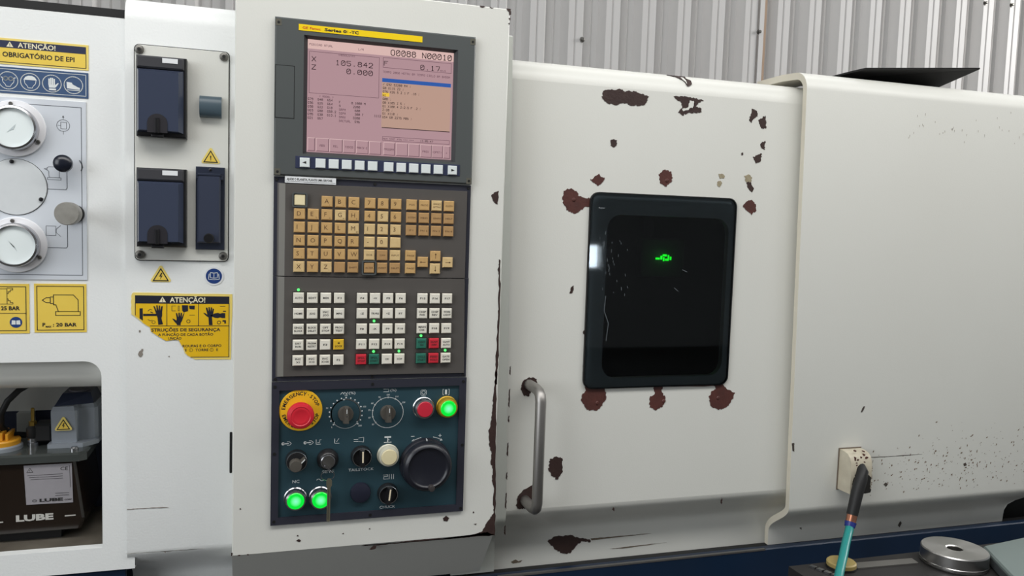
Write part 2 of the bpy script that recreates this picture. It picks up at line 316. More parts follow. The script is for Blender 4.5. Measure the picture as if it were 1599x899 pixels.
PENDANT_CHIPS = [[(323.4, -15.0), (329.8, -9.5), (335.2, -7.5), (335.6, -18.0), (334.1, -28.7), (326.6, -23.7)], [(341.7, -291.3), (341.8, -327.7), (343.2, -382.7), (345.2, -456.7), (346.2, -512.7), (346.5, -557.6), (313.2, -556.3), (290.9, -556.9), (313.1, -553.3), (326.1, -548.4), (335.1, -532.3), (344.2, -520.0), (341.8, -504.9), (343.0, -482.6), (338.7, -467.4), (340.0, -449.0), (335.9, -437.7), (337.3, -423.0), (333.2, -411.7), (330.5, -385.8), (334.0, -378.7), (336.2, -353.1), (336.4, -334.9), (338.7, -313.0), (338.7, -291.2)], [(339.1, -113.6), (341.7, -115.3), (343.1, -167.2), (343.4, -257.5), (342.5, -311.7), (338.8, -311.6), (339.1, -275.6), (340.0, -210.4), (340.8, -188.8), (339.9, -138.6), (337.4, -129.7), (339.4, -124.3)], [(134.2, -555.8), (151.0, -555.8), (179.3, -556.0), (202.2, -554.6), (254.8, -554.7), (296.6, -556.9), (314.7, -552.4), (332.9, -550.9), (345.4, -556.6), (284.6, -556.7), (196.5, -556.4), (153.8, -557.0)], [(260.4, -522.5), (265.7, -518.7), (270.8, -523.3), (267.7, -528.4), (261.7, -527.0)], [(37.3, -539.1), (41.3, -537.2), (44.5, -539.8), (41.9, -541.8)], [(38.0, -531.6), (39.6, -530.6), (41.2, -532.1), (39.6, -532.8)], [(-43.0, -484.6), (-42.0, -483.3), (-40.7, -484.8), (-42.0, -486.0)], [(104.8, -534.2), (106.7, -532.9), (107.5, -535.0)], [(144.9, -530.1), (146.6, -529.0), (147.2, -531.4)], [(308.7, -516.7), (310.2, -515.3), (311.5, -517.2), (310.0, -518.6)], [(311.1, -536.1), (315.7, -535.9), (314.2, -538.2)], [(-54.3, -549.8), (-52.3, -549.5), (-52.8, -553.9), (-54.3, -554.0)], [(-45.1, -553.7), (-41.6, -553.5), (-41.5, -555.2), (-45.1, -554.8)], [(-32.3, -553.8), (-30.8, -553.1), (-29.2, -555.0), (-31.8, -555.3)], [(146.1, -562.7), (152.5, -557.4), (157.2, -557.9), (156.2, -562.1), (149.8, -563.6)], [(296.3, 268.7), (305.3, 268.5), (301.8, 266.4), (298.1, 266.6)], [(311.4, 268.6), (318.7, 268.6), (315.7, 266.8)], [(338.2, 269.0), (345.6, 268.9), (346.5, 261.2), (343.5, 259.5), (342.7, 264.6)], [(342.4, 255.0), (345.4, 256.2), (345.0, 251.6)], [(342.3, 247.8), (344.4, 248.9), (343.9, 245.1)]]
PILLAR_MARKS = [[(-183.2, -228.8), (-181.6, -227.7), (-180.4, -229.8), (-181.4, -231.7), (-182.9, -231.1)], [(-184.3, -263.0), (-182.8, -259.0), (-179.6, -256.8), (-180.2, -255.6), (-177.6, -255.3), (-177.4, -258.0), (-178.6, -260.2), (-177.6, -263.7), (-180.7, -267.6), (-183.3, -265.9)], [(-144.1, -266.6), (-142.0, -266.2), (-141.8, -268.1), (-143.2, -268.1)], [(-199.9, -489.2), (-180.2, -490.0), (-146.3, -492.2), (-143.2, -494.8), (-180.2, -491.7), (-199.3, -492.3)], [(-150.4, -559.3), (-146.9, -558.9), (-147.6, -561.6)], [(-201.7, -556.6), (-149.4, -558.7), (-95.8, -560.8), (-149.4, -559.7)]]
COVER_MARKS = [[(1074.4, -391.5), (1079.1, -381.4), (1083.0, -380.7), (1080.7, -387.1), (1076.7, -392.5)], [(1106.1, -479.3), (1151.9, -481.4), (1227.7, -481.7), (1152.0, -483.3), (1106.3, -481.2)], [(1332.7, -507.2), (1338.7, -505.1), (1341.7, -510.2), (1335.7, -512.4)], [(1139.2, -536.5), (1144.7, -533.0), (1149.6, -537.2), (1145.4, -541.7)], [(923.8, -444.6), (929.0, -444.0), (930.2, -460.9), (926.3, -458.4)]]
COVER_LOW = [[(1238.8, -648.4), (1244.1, -639.7), (1247.6, -644.1), (1242.8, -652.9)], [(998.8, -633.6), (1003.2, -633.0), (1003.5, -637.9)]]
TORN = [(-191.7, -175.0), (-189.7, -173.6), (-56.0, -175.4), (-57.7, -273.1), (-107.3, -272.1), (-115.3, -267.6), (-120.7, -263.4), (-123.4, -257.0), (-122.8, -252.4), (-126.0, -251.2), (-127.6, -246.5), (-129.8, -240.2), (-134.5, -239.5), (-140.9, -240.6), (-147.2, -243.4), (-148.3, -240.5), (-157.7, -236.4), (-167.1, -228.9), (-168.6, -223.8), (-174.3, -220.3), (-177.4, -218.0), (-181.6, -214.0), (-186.7, -210.0), (-188.7, -207.8), (-192.8, -204.9), (-192.8, -179.0)]
HAND1 = [(-157.1, -220.4), (-158.1, -210.6), (-159.5, -206.1), (-163.8, -193.0), (-161.8, -193.6), (-159.2, -200.4), (-159.9, -191.9), (-158.1, -191.9), (-156.8, -199.8), (-156.5, -192.2), (-154.7, -192.4), (-154.7, -200.4), (-153.4, -193.6), (-151.1, -193.0), (-151.9, -201.5), (-151.9, -207.2), (-152.9, -210.7), (-150.8, -219.8)]
HAND2 = [(-131.8, -221.1), (-132.9, -218.8), (-135.6, -215.9), (-138.7, -211.3), (-136.1, -211.9), (-132.9, -214.2), (-132.4, -211.9), (-133.7, -203.3), (-131.9, -203.3), (-130.3, -209.6), (-130.1, -202.7), (-128.4, -202.5), (-127.9, -209.0), (-126.9, -202.7), (-125.0, -203.3), (-125.8, -210.2), (-123.4, -203.9), (-121.8, -202.7), (-125.0, -214.2), (-127.1, -218.2), (-127.1, -221.1)]
HAND3 = [(-88.5, -221.3), (-89.1, -209.7), (-91.8, -208.0), (-96.6, -203.0), (-93.9, -203.3), (-90.7, -205.6), (-92.9, -195.2), (-90.7, -195.2), (-89.1, -201.0), (-89.1, -194.4), (-87.5, -194.4), (-86.6, -201.0), (-85.9, -194.6), (-84.0, -195.2), (-84.4, -201.6), (-83.2, -196.4), (-81.5, -197.2), (-82.6, -205.1), (-84.2, -209.1), (-83.3, -221.4)]

# ------------------------------------------------------------------ the hall
struct(MB().box(-6000, 9500, -8200, 3500, -1660, -1560).build('floor', CONC))
struct(MB().box(-6000, 9500, -8200, 3500, 4500, 4560).build('ceiling', ROOF))
wb = MB()
for z in (-1200, 150, 1400, 2900): wb.box(-2200, 6600, 3180, 3250, z, z+90)
wall_back = struct(wb.build('wall_back', DSTEEL))
PITCH = 225.0
def rib_profile(n):
    pts = []
    for k in range(n):
        b = k*PITCH
        pts += [(b, 60), (b+36, 60), (b+42, 50), (b+48, 60), (b+84, 60), (b+112, 0), (b+146, 0), (b+152, 8), (b+158, 0), (b+197, 0)]
    pts.append((n*PITCH, 60)); return pts
pr5 = rib_profile(5); nn = len(pr5)
first = None
for k in range(7):
    x0 = 1515-225*15-8+k*5*PITCH
    if first is None:
        sheet = MB().add([(x, 3100+y-k % 2*3, z) for z in (-1560, 4500) for x, y in pr5], [(i, i+1, nn+i+1, nn+i) for i in range(nn-1)])
        sheet.v = [(x+x0, y, z) for x, y, z in sheet.v]
        first = sheet.build('wall_sheet', SHEETW, wall_back, at=(x0, 3100, 0)); s = first
    else: s = dup(first, wall_back, (x0, 3100-(k % 2)*2, 0))
    for bx, bz in ((1704, 990), (2843, 1147), (4554, 1507), (4779, 1519)):
        if x0 <= bx < x0+5*PITCH:
            MB().lathe(bx, bz, [(16, 3099), (16, 3096), (10, 3095), (10, 3084), (6, 3082)], 8).build('bolt', DSTEEL, s)
for x in (2867, ):
    MB().box(x-26, x+4, 3092, 3099, -1560, 4500).build('seam_strip', SHEETW, wall_back)
    MB().box(x+5, x+22, 3095, 3099.5, 600, 4500).build('rust_streak', RUST, wall_back)
# wall behind the photographer, with one small daylit window
wx0, wx1, wz0, wz1 = 3640, 4084, -549, -272
wf = MB().box(-6000, wx0, -8200, -8000, -1560, 4500).box(wx1, 9500, -8200, -8000, -1560, 4500).box(wx0, wx1, -8200, -8000, -1560, wz0).box(wx0, wx1, -8200, -8000, wz1, 4500)
struct(wf.build('wall_front', mat('pale_block_wall', (186, 186, 184), .8)))
struct(MB().box(wx0, wx1, -8150, -8140, wz0, wz1).build('window_1', day_pane()))

# ------------------------------------------------------------------ sheet helpers
def holed(mb, x0, x1, z0, z1, h, r, y, depth):
    hx0, hx1, hz0, hz1 = h; cs = [(hx1, hz1, 0, r[0]), (hx0, hz1, 90, r[1]), (hx0, hz0, 180, r[2]), (hx1, hz0, 270, r[3])]
    outer = [(x1, z1), (x0, z1), (x0, z0), (x1, z0)]; arcs = []
    for cx, cz, a0, rr in cs:
        sx = 1 if a0 in (0, 270) else -1; sz = 1 if a0 in (0, 90) else -1
        ox, oz = cx-sx*rr, cz-sz*rr
        arcs.append([(ox+rr*math.cos(math.radians(a0+90*i/6)), oz+rr*math.sin(math.radians(a0+90*i/6))) for i in range(7)] if rr else [(cx, cz)])
    for k in range(4):
        mb.flat([outer[k]]+arcs[k][::-1], y)
        j = (k+1) % 4; mb.flat([outer[k], arcs[k][-1], arcs[j][0], outer[j]], y)
    ring = [p for a in arcs for p in a]; n = len(ring)
    mb.add([(x, y, z) for x, z in ring]+[(x, y+depth, z) for x, z in ring], [(i, (i+1) % n, n+(i+1) % n, n+i) for i in range(n)])
    return ring
def s_bottom(y, z0=-545, d=58, zb=-660, h=66):   # the joggled lower edge of the covers, from the flat down
    return [(y+d*(.5-.5*math.cos(math.pi*t/12)), z0-h*t/12) for t in range(13)]+[(y+d, zb)]
def r_top(y, zt, r=36):           # rounded upper edge, from the back to the flat
    return [(y+r+90, zt+3)]+[(y+r-r*math.sin(math.radians(a)), zt-r+r*math.cos(math.radians(a))) for a in (0, 15, 30, 45, 60, 75, 90)]
def thick(prof, t):
    n = len(prof); inner = []
    for i in range(n):
        a = prof[max(i-1, 0)]; b = prof[min(i+1, n-1)]; dy, dz = b[0]-a[0], b[1]-a[1]; L = math.hypot(dy, dz)
        inner.append((prof[i][0]-dz/L*t, prof[i][1]+dy/L*t))
    return prof+inner[::-1]

# ------------------------------------------------------------------ left cover with the pump recess
lc = thing('machine_side_cover', 'cream left-hand machine cover with a pump recess cut in its lower half', 'machine cover', (-450, 100, -583))
m = MB(); holed(m, -760, -190, -583, 209, (-480, -233, -548, -273), (22, 22, 0, 0), 60, 16)
m.add([(-760, 60, 209), (-190, 60, 209), (-190, 78, 214), (-760, 78, 214)], [(0, 1, 2, 3)]).add([(-760, 60, -583), (-190, 60, -583), (-190, 76, -583), (-760, 76, -583)], [(0, 1, 2, 3)])
m.build('front_sheet', PAINT_T, lc)
MB().box(-760, -192, 92, 150, 213, 229).build('black_seal', BLACK, lc)
m = MB().sweepx([(78+32*math.cos(math.radians(a))+30, -288+30*math.sin(math.radians(a))) for a in range(0, 360, 20)], -560, -225)
m.build('recess_rail', PAINT, lc, True)
MB().box(-560, -226, 252, 258, -384, -262).build('recess_back', PAINT, lc)
MB().box(-560, -226, 254, 262, -560, -384).build('recess_lower_back', CASTD, lc)
MB().box(-560, -226, 78, 258, -556, -551).build('recess_shelf', mat('oily_shelf', (112, 106, 96), 0.4, 0, .6, 25, tint=(70, 62, 54)), lc)
MB().box(-226, -222, 78, 258, -551, -262).build('recess_side', PAINT, lc)
MB().box(-385, -362, 235, 252, -420, -384).build('bracket', PAINT_G, lc)

# ------------------------------------------------------------------ gauge panel
gp = thing('gauge_panel', 'pale silver plate with two round pressure gauges, a blank disc and two knobs', 'gauge panel', (-340, 60, -157))
m = MB().box(-470, -250, 58.6, 59.9, -157, 91, 0.3); plate = m.build('plate', PLATE, gp)
m = MB(); m.line([(-462, 83), (-256, 83), (-256, -150), (-462, -150)], 0.8, 58.4, True)
m.line([(-299, -31), (-276, -31), (-274.5, -29), (-274.5, -4)], 0.9, 58.4).line([(-299, -112), (-276, -112), (-274.5, -110), (-274.5, -78)], 0.9, 58.4)
m.line(circ(-278.5, 57, 8, 20), 0.6, 58.4, True).line([(-281.5, 52.5), (-274.5, 52.5), (-274.5, 61.5), (-281.5, 61.5)], 0.6, 58.4, True).line([(-285, 57), (-281.5, 57)], .6, 58.4).line([(-278.5, 65), (-278.5, 69)], .6, 58.4).line([(-278.5, 49), (-278.5, 45)], .6, 58.4).flat([(-280, 68), (-277, 68), (-278.5, 71)], 58.4)
m.line([(-302.5, -3.5), (-299, -4.8), (-299, -2.2)], .6, 58.4, True).line([(-299, -5), (-297, -6.5), (-297, -12), (-296, -15), (-284, -15), (-284, -2), (-287, -.5), (-297, -.5), (-299, -2)], .6, 58.4).line([(-298.5, -15), (-282, -15), (-282, -18), (-298.5, -18)], .6, 58.4, True)
m.line([(-301, -82), (-289, -82), (-289, -95), (-301, -95)], .6, 58.4, True).line([(-283, -81), (-288.5, -86), (-288.5, -91), (-283, -96)], .6, 58.4)
m.line([(-258.5, 10), (-256, 6), (-255, 1), (-256.5, -4)], 1.6, 58.4)
m.build('line_print', mat('grey_print', (96, 100, 108), .5), plate)
for gz in (49, -109):
    fl = MB().lathe(-337, gz, [(38, 59.4), (38, 56), (37.3, 55.4)], 48).build('gauge_flange', WHDISC, gp, True, 'white round gauge flange')
    MB().lathe(-337, gz, [(30, 55.4), (30, 44), (29, 42), (26.5, 41), (26, 45)], 48, False).build('chrome_rim', CHROME, fl, True)
    MB().lathe(-337, gz, [(26.2, 45.5), (26, 45.2)], 48).build('dial_face', DIAL, fl)
    MB().flat([(-338, gz-3), (-336, gz-3), (-333, gz+5 if gz > 0 else gz-9), (-344, gz-7 if gz > 0 else gz+6)], 44.8).build('needle', mat('pale_needle', (196, 206, 208), .5), fl)
    for a in (97, -30, 217):
        MB().lathe(-337+33*math.cos(math.radians(a)), gz+33*math.sin(math.radians(a)), [(2.6, 55.4), (2.6, 53.6), (1.8, 52.8)], 10).build('screw', DSTEEL, fl, True)
bd = MB().lathe(-337, -30, [(38, 59.4), (38, 57.6), (37.4, 57)], 48).build('blank_disc', mat('matt_grey_white_disc', (216, 220, 222), .5, 0, .2, 90, tint=(200, 204, 208)), gp, True)
MB().lathe(-337, -30, [(38.7, 59.2), (38.7, 58.4)], 48).build('dark_rim', INK, bd)
for a in (97, -27): MB().lathe(-337+34.5*math.cos(math.radians(a)), -30+34.5*math.sin(math.radians(a)), [(2.8, 57), (2.8, 55), (1.6, 54.6)], 10).build('screw', BPLAST, bd, True)
MB().lathe(-275.5, 4, [(4, 59), (4, 52), (9, 48), (12, 42), (11.6, 36), (8, 32.5), (3, 31.3), (0.5, 31.2)], 32).build('black_ball_knob', mat('glossy_blue_black_knob', (26, 30, 42), .25), gp, True, 'glossy black ball knob')
kn = MB().lathe(-265, -64, [(9, 59), (9, 30), (8, 26)], 28).build('knob_shaft', mat('dark_knob_stem', (58, 54, 50), .5), gp, True)
MB().lathe(-265, -64, [(9, 32), (14.5, 30), (15.5, 26), (15.5, 8), (14.6, 5.5), (1, 5)], 36).build('knob_head', mat('worn_grey_knob', (150, 148, 142), .42, 0, .5, 80, tint=(108, 104, 98)), kn, True)
MB().lathe(-265, -64, [(12.5, 58.8), (12.5, 54), (11.5, 53)], 28).build('knob_collar', RUBBER, kn, True)

# ------------------------------------------------------------------ small pictograms
def tri(mb, cx, cz, r, y): return mb.flat([(cx, cz+r), (cx-.9*r, cz-.56*r), (cx+.9*r, cz-.56*r)], y)
def bolt_mark(mb, cx, cz, s, y): return mb.flat([(cx+.1*s, cz+.9*s), (cx-.35*s, cz-.05*s), (cx, cz), (cx-.15*s, cz-.75*s), (cx+.4*s, cz+.2*s), (cx+.08*s, cz+.12*s), (cx+.35*s, cz+.85*s)], y)
def excl(mb, cx, cz, s, y): return mb.flat([(cx-.16*s, cz+.6*s), (cx+.16*s, cz+.6*s), (cx+.08*s, cz-.2*s), (cx-.08*s, cz-.2*s)], y).flat(circ(cx, cz-.42*s, .13*s, 10), y)
def tri_round(cx, cz, r): 
    out = []
    for ang in (90, 210, 330):
        ox, oz = cx+(r-2.2)*math.cos(math.radians(ang)), cz+(r-2.2)*math.sin(math.radians(ang))
        out += [(ox+2.2*math.cos(math.radians(ang+d)), oz+2.2*math.sin(math.radians(ang+d))) for d in (-60, -30, 0, 30, 60)]
    return out
def warning_triangle(cx, cz, r, y, mark, label, base=None, under=None, name='warning_triangle'):
    rim = MB().prism(tri_round(cx, cz, r+1.6), y, y+.5).build('pale_edge' if base is None else name, YELPALE, base)
    t = base
    if base is None:
        tag(rim, label, 'sticker', 'small warning triangles on the column'); rim.name = 'warning_triangle'; t = rim
    else: rim['label'] = label; t = rim
    tri(MB(), cx, cz-.05*r, r*.92, y-.15).build('black_border', INK, t)
    tri(MB(), cx, cz-.05*r, r*.70, y-.3).build('yellow_field', YEL, t)
    (bolt_mark if mark == 'bolt' else excl)(MB(), cx, cz-.05*r, r*.46, y-.45).build('symbol', INK, t)
    return rim

# ------------------------------------------------------------------ stickers of the left cover
st = thing('warning_sticker', 'yellow and navy ATENÇÃO sticker about compulsory protective gear, highest on left cover', 'sticker', (-300, 59.5, 135))
MB().box(-440, -246.5, 59.2, 59.9, 134.5, 169).build('vinyl', YELPALE, st)
MB().flat([(-436, 166), (-249.6, 166), (-249.6, 137), (-436, 137)], 59.0).build('yellow_field', YEL, st)
MB().flat([(-436, 166), (-249.6, 166), (-249.6, 156.3), (-436, 156.3)], 58.8).build('navy_band', NAVYINK, st)
MB().line([(-436, 137.2), (-249.8, 137.2), (-249.8, 156)], .7, 58.8).text('OBRIGATÓRIO DE EPI', -351, 144.5, 6.3, 58.7, 87, bold=.018).build('black_lettering', INK, st)
m = MB(); tri(m, -342, 160.2, 4.6, 58.6); m.text('ATENÇÃO!', -332.5, 157.8, 6.4, 58.6, 45.5, bold=.02); m.build('pale_lettering', mat('cream_print', (236, 228, 196), .5), st)
excl(MB(), -342, 160.2, 3.4, 58.4).build('symbol', INK, st)

st = thing('safety_sticker', 'slate blue sticker with four white protective-gear pictograms in circles', 'sticker', (-300, 59.5, 96))
MB().box(-440, -247, 59.2, 59.9, 96, 131).build('vinyl', BLUEST, st)
m = MB().line([(-436, 128), (-250, 128), (-250, 99), (-436, 99)], .7, 58.9, True)
for cx in (-344.5, -318.3, -292, -265.5): m.line(circ(cx, 113, 11.5, 30), 1.1, 58.9, True)
for cx in (-344.5, -318.3): m.line([(cx-7, 115), (cx-6.5, 111), (cx-3.5, 107.5), (cx-2.5, 105), (cx+2.5, 105), (cx+3.5, 107.5), (cx+6.5, 111), (cx+7, 115)], .8, 58.9)
m.line(circ(-347.5, 115.5, 2.4, 14), 1.2, 58.9, True).line(circ(-341.5, 115.5, 2.4, 14), 1.2, 58.9, True).line([(-353, 117), (-350, 116)], 1, 58.9).line([(-339, 116), (-336, 117)], 1, 58.9)
m.flat([(-326.5, 115.5), (-325.5, 117), (-324, 119.5), (-320.5, 121.3), (-316, 121.3), (-312.6, 119.5), (-311, 117), (-310, 115.5)], 58.9)
for i in range(4): m.box(-296.2+i*2.1, -294.5+i*2.1, 58.8, 58.9, 111, 119.5+(1.2 if i in (1, 2) else 0))
m.flat([(-296.2, 111.5), (-287.8, 111.5), (-284.5, 114.5), (-283.6, 113.6), (-287, 108.5), (-288.5, 107.5), (-295.5, 107.5)], 58.9).box(-295.5, -287, 58.8, 58.9, 104, 106.5)
m.flat([(-274, 117), (-267.5, 116.2), (-266.5, 114), (-260, 110.5), (-257.5, 109.8), (-257.5, 107.2), (-273.5, 108.2)], 58.9).box(-273.5, -257.5, 58.8, 58.9, 105.6, 106.5)
m.build('white_pictograms', WHINK, st)

st = thing('pressure_sticker', 'yellow pressure sticker reading 25 BAR, cut by the left edge of the photo', 'sticker', (-350, 59.5, -232), 'yellow pressure stickers')
MB().box(-386, -323, 59.2, 59.9, -232, -163).build('vinyl', YEL, st)
m = MB().line([(-383, -167), (-327, -167), (-327, -228), (-383, -228)], .9, 58.9, True).line([(-383, -204), (-327, -204)], .8, 58.9).text('25 BAR', -357.5, -199.5, 5.2, 58.9, 23, bold=.03)
m.line([(-376, -170), (-350, -170), (-350, -191), (-376, -191)], .7, 58.9, True).line([(-350, -169), (-343, -169), (-343, -171.5), (-346, -171.5), (-346, -174), (-348.5, -174), (-348.5, -176.5), (-350, -176.5)], .7, 58.9).line([(-350, -191), (-343, -191), (-343, -189), (-346, -189), (-346, -186.5), (-348.5, -186.5), (-348.5, -184), (-350, -184)], .7, 58.9)
m.build('black_print', INK, st)
MB().flat(circ(-339.5, -216.5, 7.6), 58.9).build('blue_disc', BLUEBK, st)
MB().flat([(-344.5, -213.5), (-340, -214), (-340, -219.5), (-345, -219.5)], 58.7).flat([(-339, -214), (-334.5, -213.5), (-334, -219.5), (-339, -219.5)], 58.7).build('book_symbol', WHINK, st)

st = thing('pressure_sticker', 'square yellow sticker with tailstock outline reading PMAX 20 BAR', 'sticker', (-284, 59.5, -231), 'yellow pressure stickers')
MB().box(-317, -251.5, 59.2, 59.9, -231, -162.5).build('vinyl', YEL, st)
m = MB().line([(-313.5, -166), (-255, -166), (-255, -227.5), (-313.5, -227.5)], .9, 58.9, True)
m.line([(-307, -185.5), (-302, -182), (-297, -182), (-297, -189), (-302, -189)], .9, 58.9, True).line([(-297, -181), (-293, -181), (-293, -178), (-268, -178), (-262, -185), (-262, -201.5), (-287, -201.5), (-290, -192), (-293, -192), (-293, -190), (-297, -190)], .9, 58.9).line([(-293, -181), (-293, -191)], .9, 58.9).line([(-290.5, -201.5), (-259.5, -201.5), (-259.5, -207), (-290.5, -207)], .9, 58.9, True)
m.text('P', -307, -222.5, 5, 58.9, bold=.03).text('MAX', -303, -224, 2.4, 58.9, 7, bold=.03).text(': 20 BAR', -294, -222.5, 4.8, 58.9, 30, bold=.03)
m.build('black_print', INK, st)

# ------------------------------------------------------------------ central column cover with the outlet plate
pc = thing('column_cover', 'cream column cover with rounded top, between gauge cover and control pendant', 'machine cover', (-128, 110, -640))
prof = r_top(55, 243, 34)+s_bottom(55, -554, 60, -680)
MB().sweepx(thick(prof, 4), -200, 140).build('front_sheet', PAINT_T, pc, True)
chips([slim(p) if i in (3, 5) else p for i, p in enumerate(PILLAR_MARKS)], 54.4, mat('grey_scuff', (138, 130, 122), .7), pc, 'scuff_mark', .4)
MB().prism(rrect(-58.6, -55, -446, -383, 1.5), 54.3, 55.4).build('slot', BLACK, pc)
op = thing('outlet_plate', 'cream screwed plate carrying the black flip-up socket covers', 'outlet plate', (-125, 55, -127))
MB().prism(rrect(-188.3, -61.4, -127.8, 176.2, 7), 54.0, 54.9).build('dark_gasket', BLACK, op)
MB().prism(rrect(-187, -62.7, -126.5, 174.9, 6), 51.6, 54.2, .5).build('plate', PAINT, op)
for sx, sz in ((-181, 168), (-69, 168), (-181, -119), (-69, -119)):
    s_ = MB().lathe(sx, sz, [(6.2, 51.6), (6.2, 50), (5, 48), (2.6, 47.2)], 16).build('screw', DSTEEL, op, True)
    MB().lathe(sx, sz, [(2.6, 47.3), (2.4, 47.0)], 6).build('hex_recess', BLACK, s_)
def socket_cover(zb, zt, x0=-183, x1=-118):
    b = MB().box(x0, x1, 34, 51.6, zb, zt, 2).build('socket_cover', BPLAST, op)
    # sloped lid: proud at the upper hinge, sloping sides and a thumb notch at the foot
    xi0, xi1 = x0+4, x1-10
    lid = MB().rings([[(x0+1, 34, zb+6), (x1-4, 34, zb+6), (x1-4, 34, zt-18), (x0+1, 34, zt-18)], [(xi0, 25, zb+8), (xi1, 25, zb+8), (xi1, 24, zt-22), (xi0, 24, zt-22)]])
    lid.build('lid', NAVYLID, b)
    MB().box(x0+1, x1-3, 29, 34, zt-17.5, zt-1, 2).build('hinge_band', mat('dark_grey_hinge', (62, 62, 66), .4), b)
    MB().box(x0+34, x0+54, 28.2, 29.2, zt-9.5, zt-3).build('white_tag', WHST, b)
    cx = x0+28; arch = [(cx-13, zb+5)]+[(cx+13*math.cos(math.radians(a)), zb+18+13*math.sin(math.radians(a))) for a in range(180, -1, -15)]+[(cx+13, zb+5)]
    MB().prism(arch, 24.0, 25.2).build('thumb_notch', mat('notch_plastic', (34, 32, 38), .5), b)
    MB().box(cx-3, cx+2, 21, 24, zb+4, zb+25, 1).build('latch', BPLAST, b)
    MB().box(cx-8, cx+8, 26, 34, zb-1.5, zb+3, 1).build('catch', BPLAST, b)
socket_cover(47, 158); socket_cover(-107, 3.5)
b = MB().box(-106.5, -67, 46, 51.6, -110, 9.5, 1).build('hatch_frame', NAVYPL, op, label='narrow dark blue hinged hatch')
MB().box(-104, -72.5, 39, 46, -100, -2, 2).build('lid', mat('slate_lid', (58, 64, 82), .3), b)
MB().box(-104, -72, 38, 46, -4, 0, 1).build('hinge', NAVYPL, b)
MB().box(-106, -101, 40, 46, -9, -2, 1).box(-75, -69, 40, 46, -9, -2, 1).build('hinge_ear', NAVYPL, b)
MB().lathe(-88, -93, [(7, 39), (7, 33), (6, 32)], 20).build('lid_knob', BPLAST, b, True)
MB().lathe(-87, 5.5, [(2, 46), (2, 45), (1, 44.6)], 10).build('screw', BPLAST, b)
# half-round cover
m = MB(); n = 10; rr = 15
prof2 = [(51.6-6-9*math.sin(math.pi*i/n), 95+rr*math.cos(math.pi*i/n)) for i in range(n+1)]+[(51.6, 80), (51.6, 110)]
m.sweepx(prof2, -101.5, -72); m.build('half_round_button', mat('grey_blue_rubber', (72, 88, 98), .38), op, True, 'grey-blue half-round button')
warning_triangle(-86.7, 23, 12.5, 50.9, 'excl', 'small yellow exclamation triangle above the narrow blue hatch')
warning_triangle(-153.8, -149.5, 13.5, 54.3, 'bolt', 'yellow lightning triangle below the outlet plate on the column')
bk = thing('manual_sticker', 'round blue read-the-manual sticker below the outlet plate', 'sticker', (-82, 54.5, -162))
MB().prism(circ(-81.8, -148.8, 13.6, 36), 54.2, 54.9).build('white_rim', WHST, bk)
MB().flat(circ(-81.8, -148.8, 11.2, 36), 54.0).build('blue_disc', BLUEBK, bk)
m = MB()
for sgn in (-1, 1):
    x = -81.8; m.line([(x, -144.3), (x+sgn*5, -143.6), (x+sgn*5, -151), (x, -151.8)], .8, 53.8).line([(x+sgn*6.6, -145.5), (x+sgn*7.6, -153.5), (x, -154)], .8, 53.8)
m.line([(-81.8, -144), (-81.8, -152)], .7, 53.8).build('book_symbol', WHINK, bk)

# torn sticker
st = thing('torn_warning_sticker', 'torn yellow ATENÇÃO sticker with hand pictograms, lower left corner ripped away', 'sticker', (-120, 54.5, -274))
MB().prism(ragged(TORN, .5, 3), 54.2, 54.9).build('vinyl', YELPALE, st)
Y1, Y2, Y3 = 54.05, 53.9, 53.75
field = [(-187.8, -177.8), (-60.2, -178.6), (-60.4, -269), (-113, -268.2), (-118, -266), (-121, -259), (-123.5, -254), (-127, -249), (-129.5, -243.5), (-135, -242.5), (-147, -244), (-157, -237.5), (-167, -230), (-168, -224), (-176.5, -218), (-181, -212), (-187.8, -207)]
MB().flat(field, Y1).build('yellow_field', YELDEEP, st)
MB().flat([(-187.8, -177.6), (-60.1, -178.9), (-60.3, -189.9), (-187.8, -189.3)], Y2).build('navy_band', NAVYINK2, st)
m = MB(); tri(m, -151.5, -184.6, 5.3, Y3); m.text('ATENÇÃO!', -141.9, -187.6, 7.2, Y3, 48.4, bold=.025); m.build('pale_lettering', mat('cream_print', (236, 228, 196), .5), st)
excl(MB(), -151.5, -184.6, 3.8, Y3-.12).build('symbol', INK, st)
m = MB().line([(-187.6, -189), (-187.6, -206)], .9, Y2).line([(-60.4, -189), (-60.4, -269), (-113, -268.4)], .9, Y2).line([(-145.6, -189), (-145.6, -222)], .9, Y2).line([(-102.8, -189), (-102.8, -222)], .9, Y2).line([(-168, -222), (-60.5, -222.6)], .9, Y2)
m.text('STRUÇÕES DE SEGURANÇA', -166.5, -230.2, 4.6, Y2, 94, bold=.025).text('A FUNÇÃO DE CADA BOTÃO', -157.4, -236.7, 3.6, Y2, 75, bold=.02).text('UNÇÃO', -144, -242.2, 3.6, Y2, 18, bold=.02).text('ROUPAS E O CORPO', -124.4, -253.7, 3.7, Y2, 53.5, bold=.02).text('E', -121, -259.7, 3.7, Y2, bold=.02).text('TORRE', -107, -259.8, 3.7, Y2, 18, bold=.02).text('E', -78, -259.8, 3.7, Y2, bold=.02)
m.line(circ(-113, -258, 2.4, 14), .5, Y2, True).text('1', -113.5, -259.2, 2.4, Y2).line(circ(-84.5, -258, 2.4, 14), .5, Y2, True).text('2', -85.3, -259.2, 2.4, Y2)
m.build('black_lettering', NAVYINK2, st)
m = MB().flat(HAND1, Y2).flat(HAND2, Y2).flat(HAND3, Y2)
m.flat([(-182, -196.4), (-177.8, -196.4), (-177.6, -214.2), (-182, -211)], Y2).flat([(-177.3, -204.3), (-159.4, -204.3), (-159.4, -207.6), (-177.3, -207.6)], Y2)
